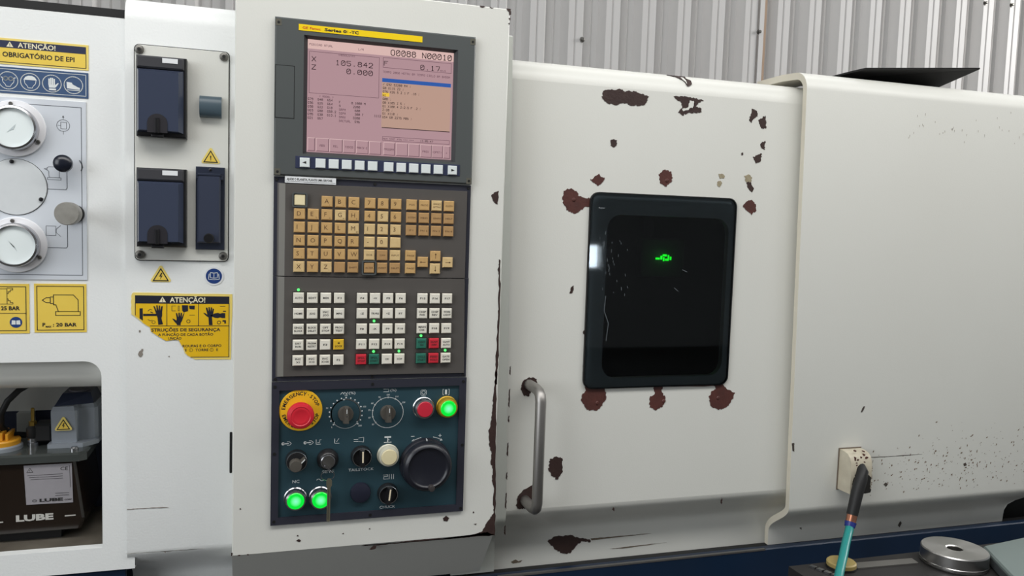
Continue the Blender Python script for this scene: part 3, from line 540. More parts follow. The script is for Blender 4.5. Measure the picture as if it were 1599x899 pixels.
m.flat([(-125.5, -191.8), (-117, -191.8), (-117, -200.4), (-123, -202.5), (-125, -199.8)], Y2).flat([(-115.9, -192.4), (-107.9, -192.3), (-108.1, -198.1), (-114.9, -197.5)], Y2)
m.flat([(-86.9, -207.2), (-80.4, -203.9), (-76, -203), (-73, -204.2), (-70, -203.2), (-65.7, -203.4), (-65.7, -210.9), (-70, -210.9), (-73, -209.9), (-76, -211), (-80.4, -210.4)], Y2).flat([(-69, -199.9), (-64.8, -199.9), (-64.8, -201.6), (-69, -201.6)], Y2).flat([(-69.5, -213.9), (-64.8, -213.9), (-64.8, -219.1), (-67, -219.1), (-67, -216.3), (-69.5, -216.3)], Y2)
m.line([(-171, -200.5), (-168, -197.5), (-165.5, -199)], .8, Y2).line([(-167.5, -201.5), (-164.5, -203)], 1.2, Y2).line([(-171, -212.5), (-168, -214.5), (-165, -213.5)], .7, Y2).line(circ(-163.5, -216.5, 2.2, 12), .6, Y2, True)
m.line([(-134, -193), (-139, -193), (-139, -200), (-134, -200)], .7, Y2).line([(-130.5, -193), (-128.8, -193), (-128.8, -200), (-130.5, -200)], .6, Y2, True).line([(-115, -206.5), (-108, -206.5)], .7, Y2).line(circ(-116.5, -215.5, 2.4, 12), .8, Y2, True).line([(-73, -193.5), (-66, -193.5)], .7, Y2).line(circ(-74.5, -217.5, 2.4, 12), .8, Y2, True)
m.build('pictograms', NAVYINK2, st)
# ------------------------------------------------------------------ control pendant housing
cp = thing('control_pendant', 'cream control pendant box with chipped right edge, carrying screen and keypads', 'control pendant', (146, 60, -640))
m = MB().box(-53, 344.8, 4, 72, -555.5, 269, 1.5); m.build('housing', PAINT, cp)
m = MB().add([(-53, 5.5, -555.5), (344.8, 5.5, -555.5), (344.8, 82, -650), (-53, 82, -650), (-53, 82, -555.5), (344.8, 82, -555.5)], [(0, 1, 2, 3), (0, 3, 4), (1, 5, 2), (3, 2, 5, 4)])
m.build('sloped_underside', PAINT, cp)
chips(PENDANT_CHIPS, 3.4, PRIMER, cp, amp=.9)

# ------------------------------------------------------------------ display unit
du = thing('display_unit', 'dark grey monitor unit with pinkish lit screen and a row of soft keys', 'monitor', (145, 4, 0))
m = MB()
O = [(0, 0), (290, 0), (290, 220), (0, 220)]; I = [(39.4, 31.8), (263, 31.8), (263, 198.2), (39.4, 198.2)]; S = [(45, 35.5), (257.8, 35.5), (257.8, 194.3), (45, 194.3)]
def ring4(r): return r
def rect3(r, y): return [(x, y, z) for x, z in r]
Oi = [(2, 2), (288, 2), (288, 218), (2, 218)]
vs = rect3(O, 4)+rect3(O, -3)+rect3(Oi, -5)+rect3(I, -5); fs = []
for k in range(3):
    for i in range(4): j = (i+1) % 4; fs.append((k*4+i, k*4+j, k*4+4+j, k*4+4+i))
m.add(vs, fs).build('bezel', BEZEL, du)
m = MB().add(rect3(I, -5)+rect3(S, 1.5), [(i, (i+1) % 4, 4+(i+1) % 4, 4+i) for i in range(4)]); m.build('screen_surround', BEZEL2, du)
SX, SZ, SW, SH = 45.0, 194.3, 212.8, 158.8
scr = MB().box(SX, SX+SW, 1.5, 3, SZ-SH, SZ).build('screen', SCRPINK, du)
U = lambda u: SX+u*SW
Vv = lambda v: SZ-v*SH
def pane(n, u0, u1, v0, v1, mt, y=1.3): return MB().flat([(U(u0), Vv(v0)), (U(u1), Vv(v0)), (U(u1), Vv(v1)), (U(u0), Vv(v1))], y).build(n, mt, scr)
pane('header_band', 0, 1, 0, .082, SCRHEAD); pane('program_pane', .5, .985, .322, .735, SCRTAN); pane('title_bar', .5, .985, .287, .322, SCRBLUE, 1.2); pane('cursor', .503, .552, .418, .452, SCRYEL, 1.2)
Yt = 1.1
def readout(n, mt, *items):
    m = MB()
    for t, u, v, h, adv in items: m.stroke(t, U(u), Vv(v), h, Yt, adv, .15 if h > 5 else .17)
    return m.build(n, mt, scr)
readout('program_number', SCRINK, ('O0088 N00010', .558, .073, 7.6, 7.75))
readout('position_readout', SCRINK, ('X', .028, .19, 6.4, 8), ('Z', .028, .262, 6.4, 8), ('105.842', .185, .205, 6.6, 7.9), ('0.000', .259, .275, 6.6, 7.9))
readout('feed_letter', SCRINK, ('F', .512, .172, 6.2, 7.6)); readout('feed_readout', SCRINK, ('0.17', .765, .18, 6.6, 7.8))
readout('screen_title', SCRINK2, ('POSICAO ATUAL', .012, .052, 2.6, 2.55), ('L/M', .335, .056, 2.6, 2.6))
for i, t in enumerate(('/ G92 S2200 M4 ;', 'G0 X115 Z2 ;', 'G76 X26.5 Z 1 F .18 ;', 'N1', 'G00 ;', 'G0 X105 Z 5 ;', 'G1 X100.4 Z-2.5 F .2 ;', 'Z-20 ;', 'G1 X110 ;', 'G54 G0 Z275 M06 ;')):
    readout('program_line', SCRINK, (t, .507, .352+i*.0332, 2.9, 2.62))
for i, r in enumerate((('G79', 'G40', 'G54'), ('G96', 'G25', 'G64'), ('G98', 'G22', 'G18'), ('G69', 'G80', 'G50.2'), ('G95', 'G30', 'G13.1'), ('G21', 'G67', ''))):
    readout('modal_code_line', SCRINK, *[(t, .006+q*.064, .535+i*.0335, 2.9, 2.6) for q, t in enumerate(r) if t])
for i, (k, t) in enumerate((('F', ' 0.1000 M'), ('S', '  2200'), ('SRPM', '   600'), ('SSPM', '   300 T'), ('SMAX', '  3200'), ('SACTUAL', '   596'))):
    readout('spindle_line', SCRINK if i < 2 else SCRINK2, (k, .212, .545+i*.0335, 2.9, 2.5)); readout('spindle_value', SCRINK, (t, .282, .545+i*.0335, 2.9, 2.6))
readout('tool_number', SCRINK, ('1112', .45, .645, 2.9, 2.6))
MB().line([(U(.505), Vv(.738)), (U(.983), Vv(.738))], 1.1, Yt).build('pane_shadow', SCRINK, scr)
readout('small_caption', SCRINK2, ('(ABSOLUTA)', .2, .122, 2.5, 2.5)); readout('small_caption', SCRINK2, ('( MODAL )', .08, .505, 2.5, 2.3)); readout('small_caption', SCRINK2, ('MM/R', .905, .182, 2.2, 2.3))
readout('timer_line', SCRINK2, ('TEMPO 2060 HOTSU 8M TEMPO CICLO 8M 8H55M', .505, .238, 2.6, 2.52))
readout('status_line', SCRINK2, ('MEM STRT MTN *** ***', .515, .847, 2.3, 2.3)); readout('clock', SCRINK, ('13:05:47', .775, .847, 2.5, 2.5))
def outline(u0, u1, v0, v1): MB().line([(U(u0), Vv(v0)), (U(u1), Vv(v0)), (U(u1), Vv(v1)), (U(u0), Vv(v1))], .6, Yt, True).build('box_outline', SCRINK2, scr)
outline(.012, .478, .105, .472); outline(.505, .985, .1, .19); outline(.51, .985, .82, .855)
keysu = ((.008, .053), (.064, .147), (.153, .237), (.243, .324), (.333, .413), (.42, .5), (.52, .597), (.607, .687), (.693, .77), (.777, .856), (.86, .937), (.944, .99))
for (u0, u1), t in zip(keysu, ('', 'ABS', 'REL', 'TODOS', 'MANIV E', '', 'PROGRM', '', '', 'PROX', '(OPRT)', '+')):
    fr = MB().line([(U(u0), Vv(.987)), (U(u1), Vv(.987)), (U(u1), Vv(.872))], .9, 1.15).build('soft_key_shadow', SCRINK2, scr)
    MB().line([(U(u0), Vv(.985)), (U(u0), Vv(.872)), (U(u1), Vv(.872))], .8, Yt).build('soft_key_highlight', SCRLITE, scr)
    if t:
        adv = min(2.5, (u1-u0)*SW*.92/len(t)); readout('soft_key_text', SCRINK2, (t, (u0+u1)/2-adv*len(t)/2/SW, .945, 2.7, adv))
mk = MB().box(32, 208.5, -5.6, -5, 204, 212.6).build('maker_strip', YELTAPE, du)
MB().text('GE Fanuc', 37, 206.6, 3.2, -5.8, 25, bold=.02).build('red_lettering', REDINK, mk)
MB().text('Series 0', 67.5, 206.4, 3.8, -5.8, 31, bold=.04).text('i', 99.5, 206.4, 4.2, -5.8, bold=0).text('-TC', 102.5, 206.4, 3.8, -5.8, 13, bold=.04).build('black_lettering', INK, mk)
MB().frame([(0.6, 80), (27.4, 80), (27.4, 154), (0.6, 154)], [(1.4, 80.8), (26.6, 80.8), (26.6, 153.2), (1.4, 153.2)], -5.15, -4.9).build('card_door_seam', BLACK, du)
MB().box(1.6, 26.4, -5.3, -4.9, 81, 153, .2).build('card_door', BEZEL, du)
for x, z in ((4.8, 212.4), (285.2, 212.4), (285, 5), (5, 5)):
    s_ = MB().box(x-4, x+4, -5.3, -4.8, z-4.5, z+4.5).build('corner_recess', mat('olive_corner', (92, 90, 80), .5), du)
    MB().lathe(x, z, [(1.9, -5.3), (1.7, -5.9)], 10).build('screw', BLACK, s_)
MB().box(29.5, 270.3, -5.8, -4.9, 11.4, 28.4, .3).build('soft_key_strip', mat('navy_membrane', (50, 56, 82), .4), du)
SKX = (42.4, 64.4, 82.9, 101.5, 120.1, 138.8, 162.3, 180.9, 199.6, 217.9, 236.7, 258.4)
sk = None
for i, x in enumerate(SKX):
    if sk is None: sk = MB().box(-6.9, 6.9, -2.8, 0, -6.7, 6.7, .8).build('soft_key', SOFTK, du, at=(0, 0, 0)); sk.location = P(x, -5.8, 19.5)-WORLD[du]; WORLD[sk] = P(x, -5.8, 19.5); k_ = sk
    else: k_ = dup(sk, du, (x, -5.8, 19.5))
    if i == 0: MB().flat([(x-3.5, 19.5), (x+2, 21.5), (x+2, 17.5)], -8.8).build('arrow', INK, k_)
    if i == 11: MB().flat([(x+3.5, 19.5), (x-2, 21.5), (x-2, 17.5)], -8.8).build('arrow', INK, k_)

# ------------------------------------------------------------------ alphanumeric keypad
kb = thing('alphanumeric_keypad', 'grey keypad of tan letter and number keys under the monitor', 'keypad', (145, 4, -143))
MB().box(.5, 290, .5, 4, -143.6, -1.6, .4).build('frame', FRAME, kb)
MB().rings([[(5.5, .5, -143.3), (284.5, .5, -143.3), (284.5, .5, -10.5), (5.5, .5, -10.5)], [(16.5, -3.2, -143.3), (283, -3.2, -143.3), (283, -3.2, -11.2), (16.5, -3.2, -11.2)]]).build('plate', KBASE, kb)
MB().add([(6.2, .3, -143.2), (16.2, -3.3, -143.2), (16.2, -3.3, -11.3), (6.2, .3, -10.7)], [(0, 1, 2, 3)]).build('lit_worn_edge', KEDGE, kb)  # lighter facet imitates light falling on the plate chamfer
for x in (4, 143.6, 286): MB().lathe(x, -6, [(2.3, .5), (2, -.9)], 10).build('screw', BLACK, kb)
KX = (36.2, 55.4, 74.6, 93.8, 113.0, 136.5, 155.6, 174.8, 198.0, 217.0, 236.0, 255.0); KZ = (-34.6, -53.6, -72.6, -91.6, -110.6, -129.6)
KEYM = {}
def tan_key(x, z, t, shade=0, sub='', small=False):
    if shade not in KEYM:
        o = MB().rings([[(-7.9, 0, -7.9), (7.9, 0, -7.9), (7.9, 0, 7.9), (-7.9, 0, 7.9)], [(-7.7, -3.2, -7.7), (7.7, -3.2, -7.7), (7.7, -3.2, 7.7), (-7.7, -3.2, 7.7)], [(-6.7, -4.4, -6.7), (6.7, -4.4, -6.7), (6.7, -4.4, 6.7), (-6.7, -4.4, 6.7)]]).build('key', TAN[shade], kb, at=(0, 0, 0))
        o.location = P(x, -3.2, z)-WORLD[kb]; WORLD[o] = P(x, -3.2, z); KEYM[shade] = o; k = o
    else: k = dup(KEYM[shade], kb, (x, -3.2, z))
    m = MB()
    if small:
        L = t.split('|'); 
        for i, q in enumerate(L): m.text(q, x, z-1.2+(len(L)-1-2*i)*2.2, 2.5, -7.75, min(11.5, len(q)*2.7), align='c')
    elif t: m.text(t, x-3.8, z-2.6, 6.2, -7.75)
    if sub: m.text(sub, x+3.2, z-5.6, 2.0, -7.75)
    if m.v: m.build('legend', BRINK, k)
rows = ['  ABC', 'DEFGH', 'IJKLM', 'NOPQR', 'STUVW', 'XYZ']
subs = {'A': '(', 'B': ')', 'C': '/', 'D': '.', 'E': '%', 'F': '&', 'G': '#', 'H': '$', 'M': '@', 'O': '=', 'S': '?', 'Z': '*', 'X': ','}
for r, t in enumerate(rows):
    for c, ch in enumerate(t):
        if ch != ' ': tan_key(KX[c], KZ[r], ch, (1 if ch in 'GMXZ' else 0), subs.get(ch, ''))
tan_key(KX[3], KZ[5], '', 2); tan_key(KX[4], KZ[5], 'SHIFT', 2, small=True)
for r, t in enumerate(('789', '456', '123', '-0.')):
    for c, ch in enumerate(t): tan_key(KX[5+c], KZ[r], '' if ch == '.' else ch, 1 if (r >= 2 or ch == '5') else 0, '.' if ch == '.' else '')
for c, t in enumerate(('EOB', 'CAN', 'INPUT')): tan_key(KX[5+c], KZ[4], t, (1, 2, 1)[c], small=True)
for c, t in enumerate(('ALTER', 'INSRT', 'DELET')): tan_key(KX[5+c], KZ[5], t, 2, small=True)
for r, L in enumerate((('POS', 'PROG', 'OFFSET|SETTING', 'CUSTM'), ('SYSTEM', 'MESS', 'GRAPH', 'HELP'), ('F1', 'FN 2', 'FN 3', 'FN 4'))):
    for c, t in enumerate(L): tan_key(KX[8+c], KZ[r], t, 1 if (r, c) == (0, 2) else (2 if r else 0), small=True)
for x, z, t, s_ in ((198, -110.4, 'PAGE', 0), (198, -129.5, 'PAGE', 0), (216.8, -119.8, '', 0), (236, -110.6, '', 0), (255.1, -119.7, '', 1), (235.8, -129.5, '', 1)): tan_key(x, z, t, s_, small=True)
m = MB()
m.line([(213, -119.8), (220.5, -119.8)], .8, -7.75).flat([(212, -119.8), (214.5, -118.3), (214.5, -121.3)], -7.75).line([(236, -107), (236, -114)], .8, -7.75).flat([(236, -106), (234.5, -108.5), (237.5, -108.5)], -7.75).line([(251.5, -119.7), (258.5, -119.7)], .8, -7.75).flat([(259.5, -119.7), (257, -118.2), (257, -121.2)], -7.75).line([(235.8, -126), (235.8, -133)], .8, -7.75).flat([(235.8, -134), (234.3, -131.5), (237.3, -131.5)], -7.75)
m.build('arrow_marks', BRINK, kb)
def guard(x, z): MB().frame(rrect(x-10.6, x+10.6, z-10.6, z+10.6, 2.5), rrect(x-8.5, x+8.5, z-8.5, z+8.5, 1), -8, -3).build('key_guard', BEZEL, kb)
guard(36.2, -33.8); guard(136.5, -129.6)
MB().box(28.4, 44, -7, -3.2, -41.6, -26, 1).build('reset_key', mat('cream_reset_key', (240, 226, 184), .4), kb, label='cream reset key in a grey guard')
lb = thing('label_tape', 'narrow white printed label tape stuck across the top left of the letter keypad', 'label', (51, -5, -10))
MB().box(15.5, 87, -4.1, -3.4, -10, -.8).build('tape', WHST, lb)
MB().text('AJUDE O PLANETA, PLANTE UMA ÁRVORE.', 18, -6.2, 3.1, -4.3, 64, bold=.02).line([(17, -8), (86, -8)], .4, -4.3).build('lettering', INK, lb)

# ------------------------------------------------------------------ function keypad
fk = thing('function_keypad', 'grey keypad of square white function keys with green lamps', 'keypad', (145, 4, -297))
MB().box(.5, 290.5, .5, 4, -297.5, -144, .4).build('frame', FRAME, fk)
MB().rings([[(5.5, .5, -290.5), (287.5, .5, -291.5), (284.5, .5, -144.4), (5.5, .5, -144.4)], [(16.5, -3.2, -289.6), (285, -3.2, -290.5), (283, -3.2, -144.6), (16.5, -3.2, -144.6)]]).build('plate', KBASE, fk)
MB().add([(6.2, .3, -290.3), (16.2, -3.3, -289.6), (16.2, -3.3, -144.7), (6.2, .3, -144.6)], [(0, 1, 2, 3)]).build('lit_worn_edge', KEDGE, fk)  # chamfer coloured lighter as if catching light
for x in (5, 145, 286): MB().lathe(x, -294.2, [(2.3, .5), (2, -.9)], 10).build('screw', BLACK, fk)
FX = (36.3, 55.5, 74.7, 94.0, 127.2, 146.1, 165.4, 184.3, 217.4, 236.5, 255.5); FZ = (-174.6, -197.3, -220.2, -243.2, -266.0)
FL = [['AUTO', 'EDIT', 'MDI', 'F1', 'F4', '+X', 'F5', 'F6', 'F15', 'F16', 'F17'],
      ['HOME', 'JOG', 'INC|JOG', 'MPG', '-Z', 'TRVRS', '+Z', 'F7', 'CHIP|FWD', 'CHIP|REV', 'WORK|LIGHT'],
      ['SINGL|BLOCK', 'BLOCK|DELET', 'OPT|STOP', 'PROG|TEST', 'F8', '-X', 'F9', 'F10', 'MAIN|CHK', 'F18', 'F19'],
      ['DRY|RUN', 'PRGRM|RESTRT', 'F3', 'M|LOCK', 'F11', 'F12', 'F13', 'F14', 'CLNT|ON', 'CLNT|OFF', 'CLNT|AUTO'],
      ['INC|X1', 'INC|X10', 'INC|X100', 'F2', 'SPDL|STOP', 'SPDL|START', 'CW', 'CCW', 'CYCLE|START', 'FEED|HOLD', 'GATE|OPEN']]
FC = {(3, 3): YELKEY, (4, 4): REDKEY, (4, 5): GRNKEY, (3, 8): GRNKEY, (4, 8): GRNKEY, (3, 9): REDKEY, (4, 9): REDKEY}
FM = {}; sock = None
for r, z in enumerate(FZ):
    for c, x in enumerate(FX):
        if sock is None: sock = MB().box(-8.7, 8.7, -.8, 0, -8.6, 8.9, .3).build('key_socket', KBACK, fk, at=(0, 0, 0)); sock.location = P(x, -3.2, z)-WORLD[fk]; WORLD[sock] = P(x, -3.2, z); s_ = sock
        else: s_ = dup(sock, fk, (x, -3.2, z))
        mt = FC.get((r, c), WKEY)
        if mt not in FM:
            k = MB().rings([[(-7.6, 0, -7.6), (7.6, 0, -7.6), (7.6, 0, 7.6), (-7.6, 0, 7.6)], [(-7.5, -4.4, -7.5), (7.5, -4.4, -7.5), (7.5, -4.4, 7.5), (-7.5, -4.4, 7.5)], [(-6.4, -5.6, -6.4), (6.4, -5.6, -6.4), (6.4, -5.6, 6.4), (-6.4, -5.6, 6.4)]]).build('key', mt, fk, at=(0, 0, 0))
            k.location = P(x, -4, z)-WORLD[fk]; WORLD[k] = P(x, -4, z); FM[mt] = k
        else: k = dup(FM[mt], fk, (x, -4, z))
        L = FL[r][c].split('|'); m = MB()
        for i, q in enumerate(L): m.text(q, x, z-1.2+(len(L)-1-2*i)*2.3, 2.7, -9.75, min(11.5, len(q)*2.7), align='c', bold=.02)
        m.build('legend', INK, k)
for x, z in ((36, -163.1), (145.7, -209), (145.9, -254.9), (184, -254.9), (217.2, -231.8), (255.4, -254.7)):
    MB().lathe(x, z, [(2.0, -3.2), (2.0, -4.4), (1.3, -5.2), (.3, -5.4)], 12).build('green_lamp', LEDG, fk, True, 'lit green indicator lamp')

# ------------------------------------------------------------------ operator switch panel
sp = thing('switch_panel', 'dark teal switch panel with emergency stop, dials and lit green push buttons', 'switch panel', (146, 4, -512))
MB().frame([(.2, -512), (291.5, -512), (291.5, -298.8), (.2, -298.8)], [(11, -501), (280.5, -501), (280.5, -311), (11, -311)], -.5, 4, 3).build('frame', FRAME, sp)
MB().box(11, 280.5, 3, 4, -501, -311).build('plate', TEAL, sp)
for x, z in ((4.6, -305.3), (145.8, -305), (286.6, -304.8), (4.8, -404.6), (287.4, -405.5), (5, -506.3), (145.9, -507), (287.5, -507)): MB().lathe(x, z, [(2.4, -.5), (2.2, -1.4)], 10).build('screw', BLACK, sp)
YP = 2.85
def arc(cx, cz, r, a0, a1, n=40): return [(cx+r*math.cos(math.radians(a0+(a1-a0)*i/n)), cz+r*math.sin(math.radians(a0+(a1-a0)*i/n))) for i in range(n+1)]
d1 = (107.3, -349.3); d2 = (170.3, -350.2)
m = MB()
m.line(arc(*d1, 21.5, -38, 98), 1.9, YP).line(arc(*d1, 21.5, 100, 218), 1.9, YP).line(arc(*d1, 22.5, 222, 318), .8, YP)
for i in range(17): a = math.radians(222-264*i/16); m.flat(circ(d1[0]+24.2*math.cos(a), d1[1]+24.2*math.sin(a), 1.15, 8), YP)
m2 = m; m = MB()
m.line(arc(*d2, 23.4, 0, 360, 60), .8, YP)
for t, a in (('50', 219), ('60', 194), ('70', 170), ('80', 147), ('90', 118), ('100', 90), ('110', 62), ('120', 33)):
    ar = math.radians(a); m.flat(circ(d2[0]+23.4*math.cos(ar), d2[1]+23.4*math.sin(ar), 1.3, 8), YP).text(t, d2[0]+28.5*math.cos(ar), d2[1]+27.5*math.sin(ar)-1.2, 2.4, YP, align='c')
m.build('dial_scale', WHINK, sp); m = m2
for t, a in (('0', 226), ('50', 160), ('100', 90), ('150', 20), ('200', -44)):
    ar = math.radians(a); m.text(t, d1[0]+29.5*math.cos(ar), d1[1]+27.8*math.sin(ar)-1.2, 2.4, YP, align='c')
m.build('dial_scale', WHINK, sp); m = MB()
m.line([(99, -320), (102, -316.5), (103.5, -320), (105, -316.5), (108, -320), (109.5, -316.5)], .6, YP).text('(%)', 111, -320, 3.6, YP, 10)
m.build('pictogram', WHINK, sp); m = MB()
m.text('(%)', 173.5, -317.5, 3.6, YP, 9).line([(163, -314), (171, -314), (171, -318), (163, -318)], .6, YP)
m.build('pictogram', WHINK, sp); m = MB()
m.line([(220.5, -318), (220.5, -324)], .7, YP).line([(229, -318), (229, -324)], .7, YP).line(circ(224.8, -321, 2.6, 14), .9, YP, True).line([(221.5, -317.2), (228, -317.2)], .6, YP).line([(221.5, -325.3), (228, -325.3)], .6, YP)
m.build('pictogram', WHINK, sp); m = MB()
m.box(258.5, 261.5, YP, YP+.05, -325, -317.5).line([(256.5, -317), (255, -317), (255, -325.5), (256.5, -325.5)], .7, YP).line([(263.5, -317), (265, -317), (265, -325.5), (263.5, -325.5)], .7, YP)
m.build('pictogram', WHINK, sp)
for x in (17, 48.5):
    m = MB(); m.flat(circ(x, -391, 2.3, 12), YP).line([(x, -391), (x+8, -391)], 1.3, YP).line([(x+6, -388.2), (x+9, -388.2), (x+12, -391), (x+9, -393.8), (x+6, -393.8)], .6, YP).build('pictogram', WHINK, sp)
m = MB()
m.line([(64.5, -387), (64.5, -394), (71, -394)], .7, YP).line([(66.5, -391.5), (69.5, -391.5), (69.5, -387.5), (72, -387.5)], .5, YP).build('pictogram', WHINK, sp); m = MB().line([(91.5, -387), (91.5, -394), (98, -394)], .7, YP).line([(94, -392), (96, -389), (97.5, -387)], .5, YP)
m.build('pictogram', WHINK, sp); m = MB()
m.line([(127, -387.5), (134.5, -386.5), (134.5, -394), (127, -393)], .6, YP).line([(120, -389.5), (126, -389.5)], .9, YP).line([(120, -392.5), (126, -392.5)], .9, YP)
m.build('pictogram', WHINK, sp); m = MB()
m.box(166, 176, YP, YP+.05, -389.5, -387).line([(171, -389.5), (171, -396)], 1.2, YP).line([(165.5, -396.3), (176.5, -396.3)], .8, YP).line([(171, -391), (173.5, -393)], .7, YP)
m.build('pictogram', WHINK, sp); m = MB()
m.line(arc(232, -437, 46.5, 118, 102, 8), 1.2, YP).flat([(207.5, -396.5), (211, -393.2), (211.8, -396.3)], YP).line([(207, -389), (212, -389)], .8, YP)
m.build('arrow_mark', WHINK, sp); m = MB()
m.line(arc(232, -437, 46.5, 78, 62, 8), 1.2, YP).flat([(256.5, -397.5), (252.3, -397.8), (254, -394)], YP).line([(250, -389.5), (254.5, -389.5)], .8, YP).line([(252.2, -387.2), (252.2, -391.8)], .8, YP)
m.build('arrow_mark', WHINK, sp); m = MB()
m.text('NC', 36, -451, 4.6, YP, 10, 'c').build('lettering', WHINK, sp); m = MB().line([(66, -448.5), (68, -447), (70, -447.3), (72.5, -449.8), (74.5, -450), (76.5, -448.6)], .8, YP).build('pictogram', WHINK, sp); m = MB().text('SETE', 82.5, -438.5, 4.0, YP, 18, 'c').build('lettering', WHINK, sp); m = MB().text('TAILSTOCK', 131.5, -438.2, 4.0, YP, 38, 'c').build('lettering', WHINK, sp); m = MB().text('CHUCK', 172.5, -499.3, 4.0, YP, 24, 'c').build('lettering', WHINK, sp); m = MB()
m.line([(165, -447), (172, -447), (172, -449.5), (166, -449.5), (166, -453.5), (173, -453.5)], .6, YP).line([(174.5, -446.5), (174.5, -454)], .6, YP).line([(178, -446.5), (178, -454)], .6, YP).line([(181, -446.5), (181, -454)], .6, YP)
m.build('pictogram', WHINK, sp)
# emergency stop
es = MB().lathe(41.7, -341.5, [(31, 3), (31, 1.6), (30.4, 1)], 56).build('emergency_collar', mat('amber_yellow_collar', (240, 190, 40), .35), sp, True, 'yellow EMERGENCY-STOP collar')
m = MB()
word = 'EMERGENCY·STOP'
for i, ch in enumerate(word):
    ar = math.radians(172-154*i/13); m.text(ch, 41.7+22.6*math.cos(ar), -341.5+22.6*math.sin(ar), 4.9, .85, align='c', bold=.03, rot=ar-math.pi/2)
    ar = math.radians(197+146*i/13); m.text(ch, 41.7+27.4*math.cos(ar), -341.5+27.4*math.sin(ar), 4.9, .85, align='c', bold=.03, rot=ar+math.pi/2)
m.build('black_lettering', INK, es)
MB().lathe(40.5, -344.5, [(15, 1), (15, -10), (18.6, -13), (19.2, -16), (19.2, -21), (17.8, -24), (14, -25.5), (13, -24.8), (10, -25.4), (9, -25), (.5, -25.2)], 48).build('red_mushroom_head', ESTOP, es, True, 'red mushroom push button')
# dials
for (cx, cz) in (d1, d2):
    kx, kz = cx-.6, cz+.3
    k = MB().lathe(kx, kz, [(11.5, 3), (11.5, -4), (10.8, -6)], 32).build('dial_knob', KNOBG, sp, True)
    MB().rings([[(kx-4.6, -5, kz-13), (kx+4.6, -5, kz-13), (kx+3.6, -5, kz+13), (kx-3.6, -5, kz+13)], [(kx-3.4, -17, kz-11), (kx+3.4, -17, kz-11), (kx+1.6, -17, kz+11), (kx-1.6, -17, kz+11)]]).build('grip', KNOBG, k)
    MB().flat([(kx-.5, kz+4), (kx+.5, kz+4), (kx+.5, kz+10.5), (kx-.5, kz+10.5)], -17.2).build('pointer', WHINK, k)
    MB().lathe(kx, kz, [(1.0, -17), (.9, -17.4)], 10).build('cap_screw', CHROME, k)
# round push buttons
def push(x, z, lens, rim=CHROME, name='push_button', r=15.6, label=None, h=10):
    x = -20.7+(x+20.7)*(1-h/1208); z = -60.8+(z+60.8)*(1-h/1208)
    b = MB().lathe(x, z, [(r+1.2, 3), (r+1.2, 1), (r, 0), (r, -h+3), (r-1, -h), (r-3.2, -h-1), (r-3.4, -h+2)], 40, False).build(name, rim, sp, True, label)
    MB().lathe(x, z, [(r-3.4, -h+2), (r-3.4, -h-1.5), (r-4.4, -h-2.4), (.5, -h-2.8)], 36).build('lens', lens, b, True, at=(x, -h-2, z))
    return b
push(226.8, -346.7, mat('red_lens', (208, 46, 66), .3), label='red push button in a chrome rim')
push(263.7, -346.5, GREENLENS, mat('amber_rim', (186, 150, 40), .4, .4), label='lit green push button in an amber rim')
push(35.9, -477.2, GREENLENS, label='lit green push button under NC'); push(72, -478.3, GREENLENS, label='lit green push button behind the hanging key')
push(173.2, -418.6, IVORY, mat('clear_ivory_rim', (206, 204, 186), .25), label='ivory push button')
MB().lathe(131, -471.5, [(15.5, 3), (15.5, 0), (14.5, -2.5), (10, -3.8), (.5, -4.2)], 36).build('blank_plug', mat('blue_black_plug', (34, 36, 52), .4), sp, True)
def rotary(x, z, ang, mark=True):
    x = -20.7+(x+20.7)*(1-8/1208); z = -60.8+(z+60.8)*(1-8/1208)
    b = MB().lathe(x, z, [(15.8, 3), (15.8, 0), (15, -3), (13.6, -8), (12.6, -8.5), (12.4, -5)], 36).build('selector_switch', KNOBB, sp, True)
    MB().lathe(x, z, [(14.4, -6.6), (14.2, -8.9), (13.2, -9.1), (13.1, -7)], 36, False).build('chrome_ring', CHROME, b, True)
    c, s = math.cos(ang), math.sin(ang)
    def T(px, pz): return (x+px*c-pz*s, z+px*s+pz*c)
    bot = [T(*p) for p in ((-4.2, -13.5), (4.2, -13.5), (4.2, 12.8), (-4.2, 12.8))]; tp = [T(*p) for p in ((-3, -12), (3, -12), (3, 12), (-3, 12))]
    MB().rings([[(p[0], -5, p[1]) for p in bot], [(p[0], -19, p[1]) for p in tp]]).build('handle', KNOBB, b)
    q = [T(*p) for p in ((-1.1, -5), (1.1, -5), (1.1, 12), (-1.1, 12))]
    if mark: MB().flat(q, -19.2).build('white_mark', mat('cream_mark', (240, 226, 196), .4), b)
rotary(132.2, -417.1, 0); rotary(173.4, -477.9, -.12)
# key-style selectors
b = MB().lathe(36.4, -416, [(16, 3), (16, 0), (15, -5), (14, -9), (13, -9.2)], 36).build('selector_switch', KNOBB, sp, True)
MB().lathe(36.4, -416, [(15.1, -5.5), (14.8, -8.6), (14, -8.8), (13.9, -6)], 36, False).build('chrome_ring', CHROME, b, True)
MB().lathe(34.5, -419, [(9, -8), (9, -20), (8, -22), (.5, -22.4)], 28).build('knob_hub', KNOBG, b, True)
MB().rings([[(38, -9, -415), (40, -9, -418), (49, -9, -409.5), (47, -9, -407.5)], [(39, -20, -415), (40.5, -20, -417), (48, -20, -409.8), (46.8, -20, -408.5)]]).build('pointer_arm', KNOBG, b)
MB().flat([(41.5, -414.6), (42.5, -415.8), (48, -410), (47, -408.8)], -20.2).build('white_mark', WHINK, b)
b = MB().lathe(81.5, -417, [(16, 3), (16, -1), (14.5, -6), (10.8, -9)], 36).build('key_switch', KNOBB, sp, True)
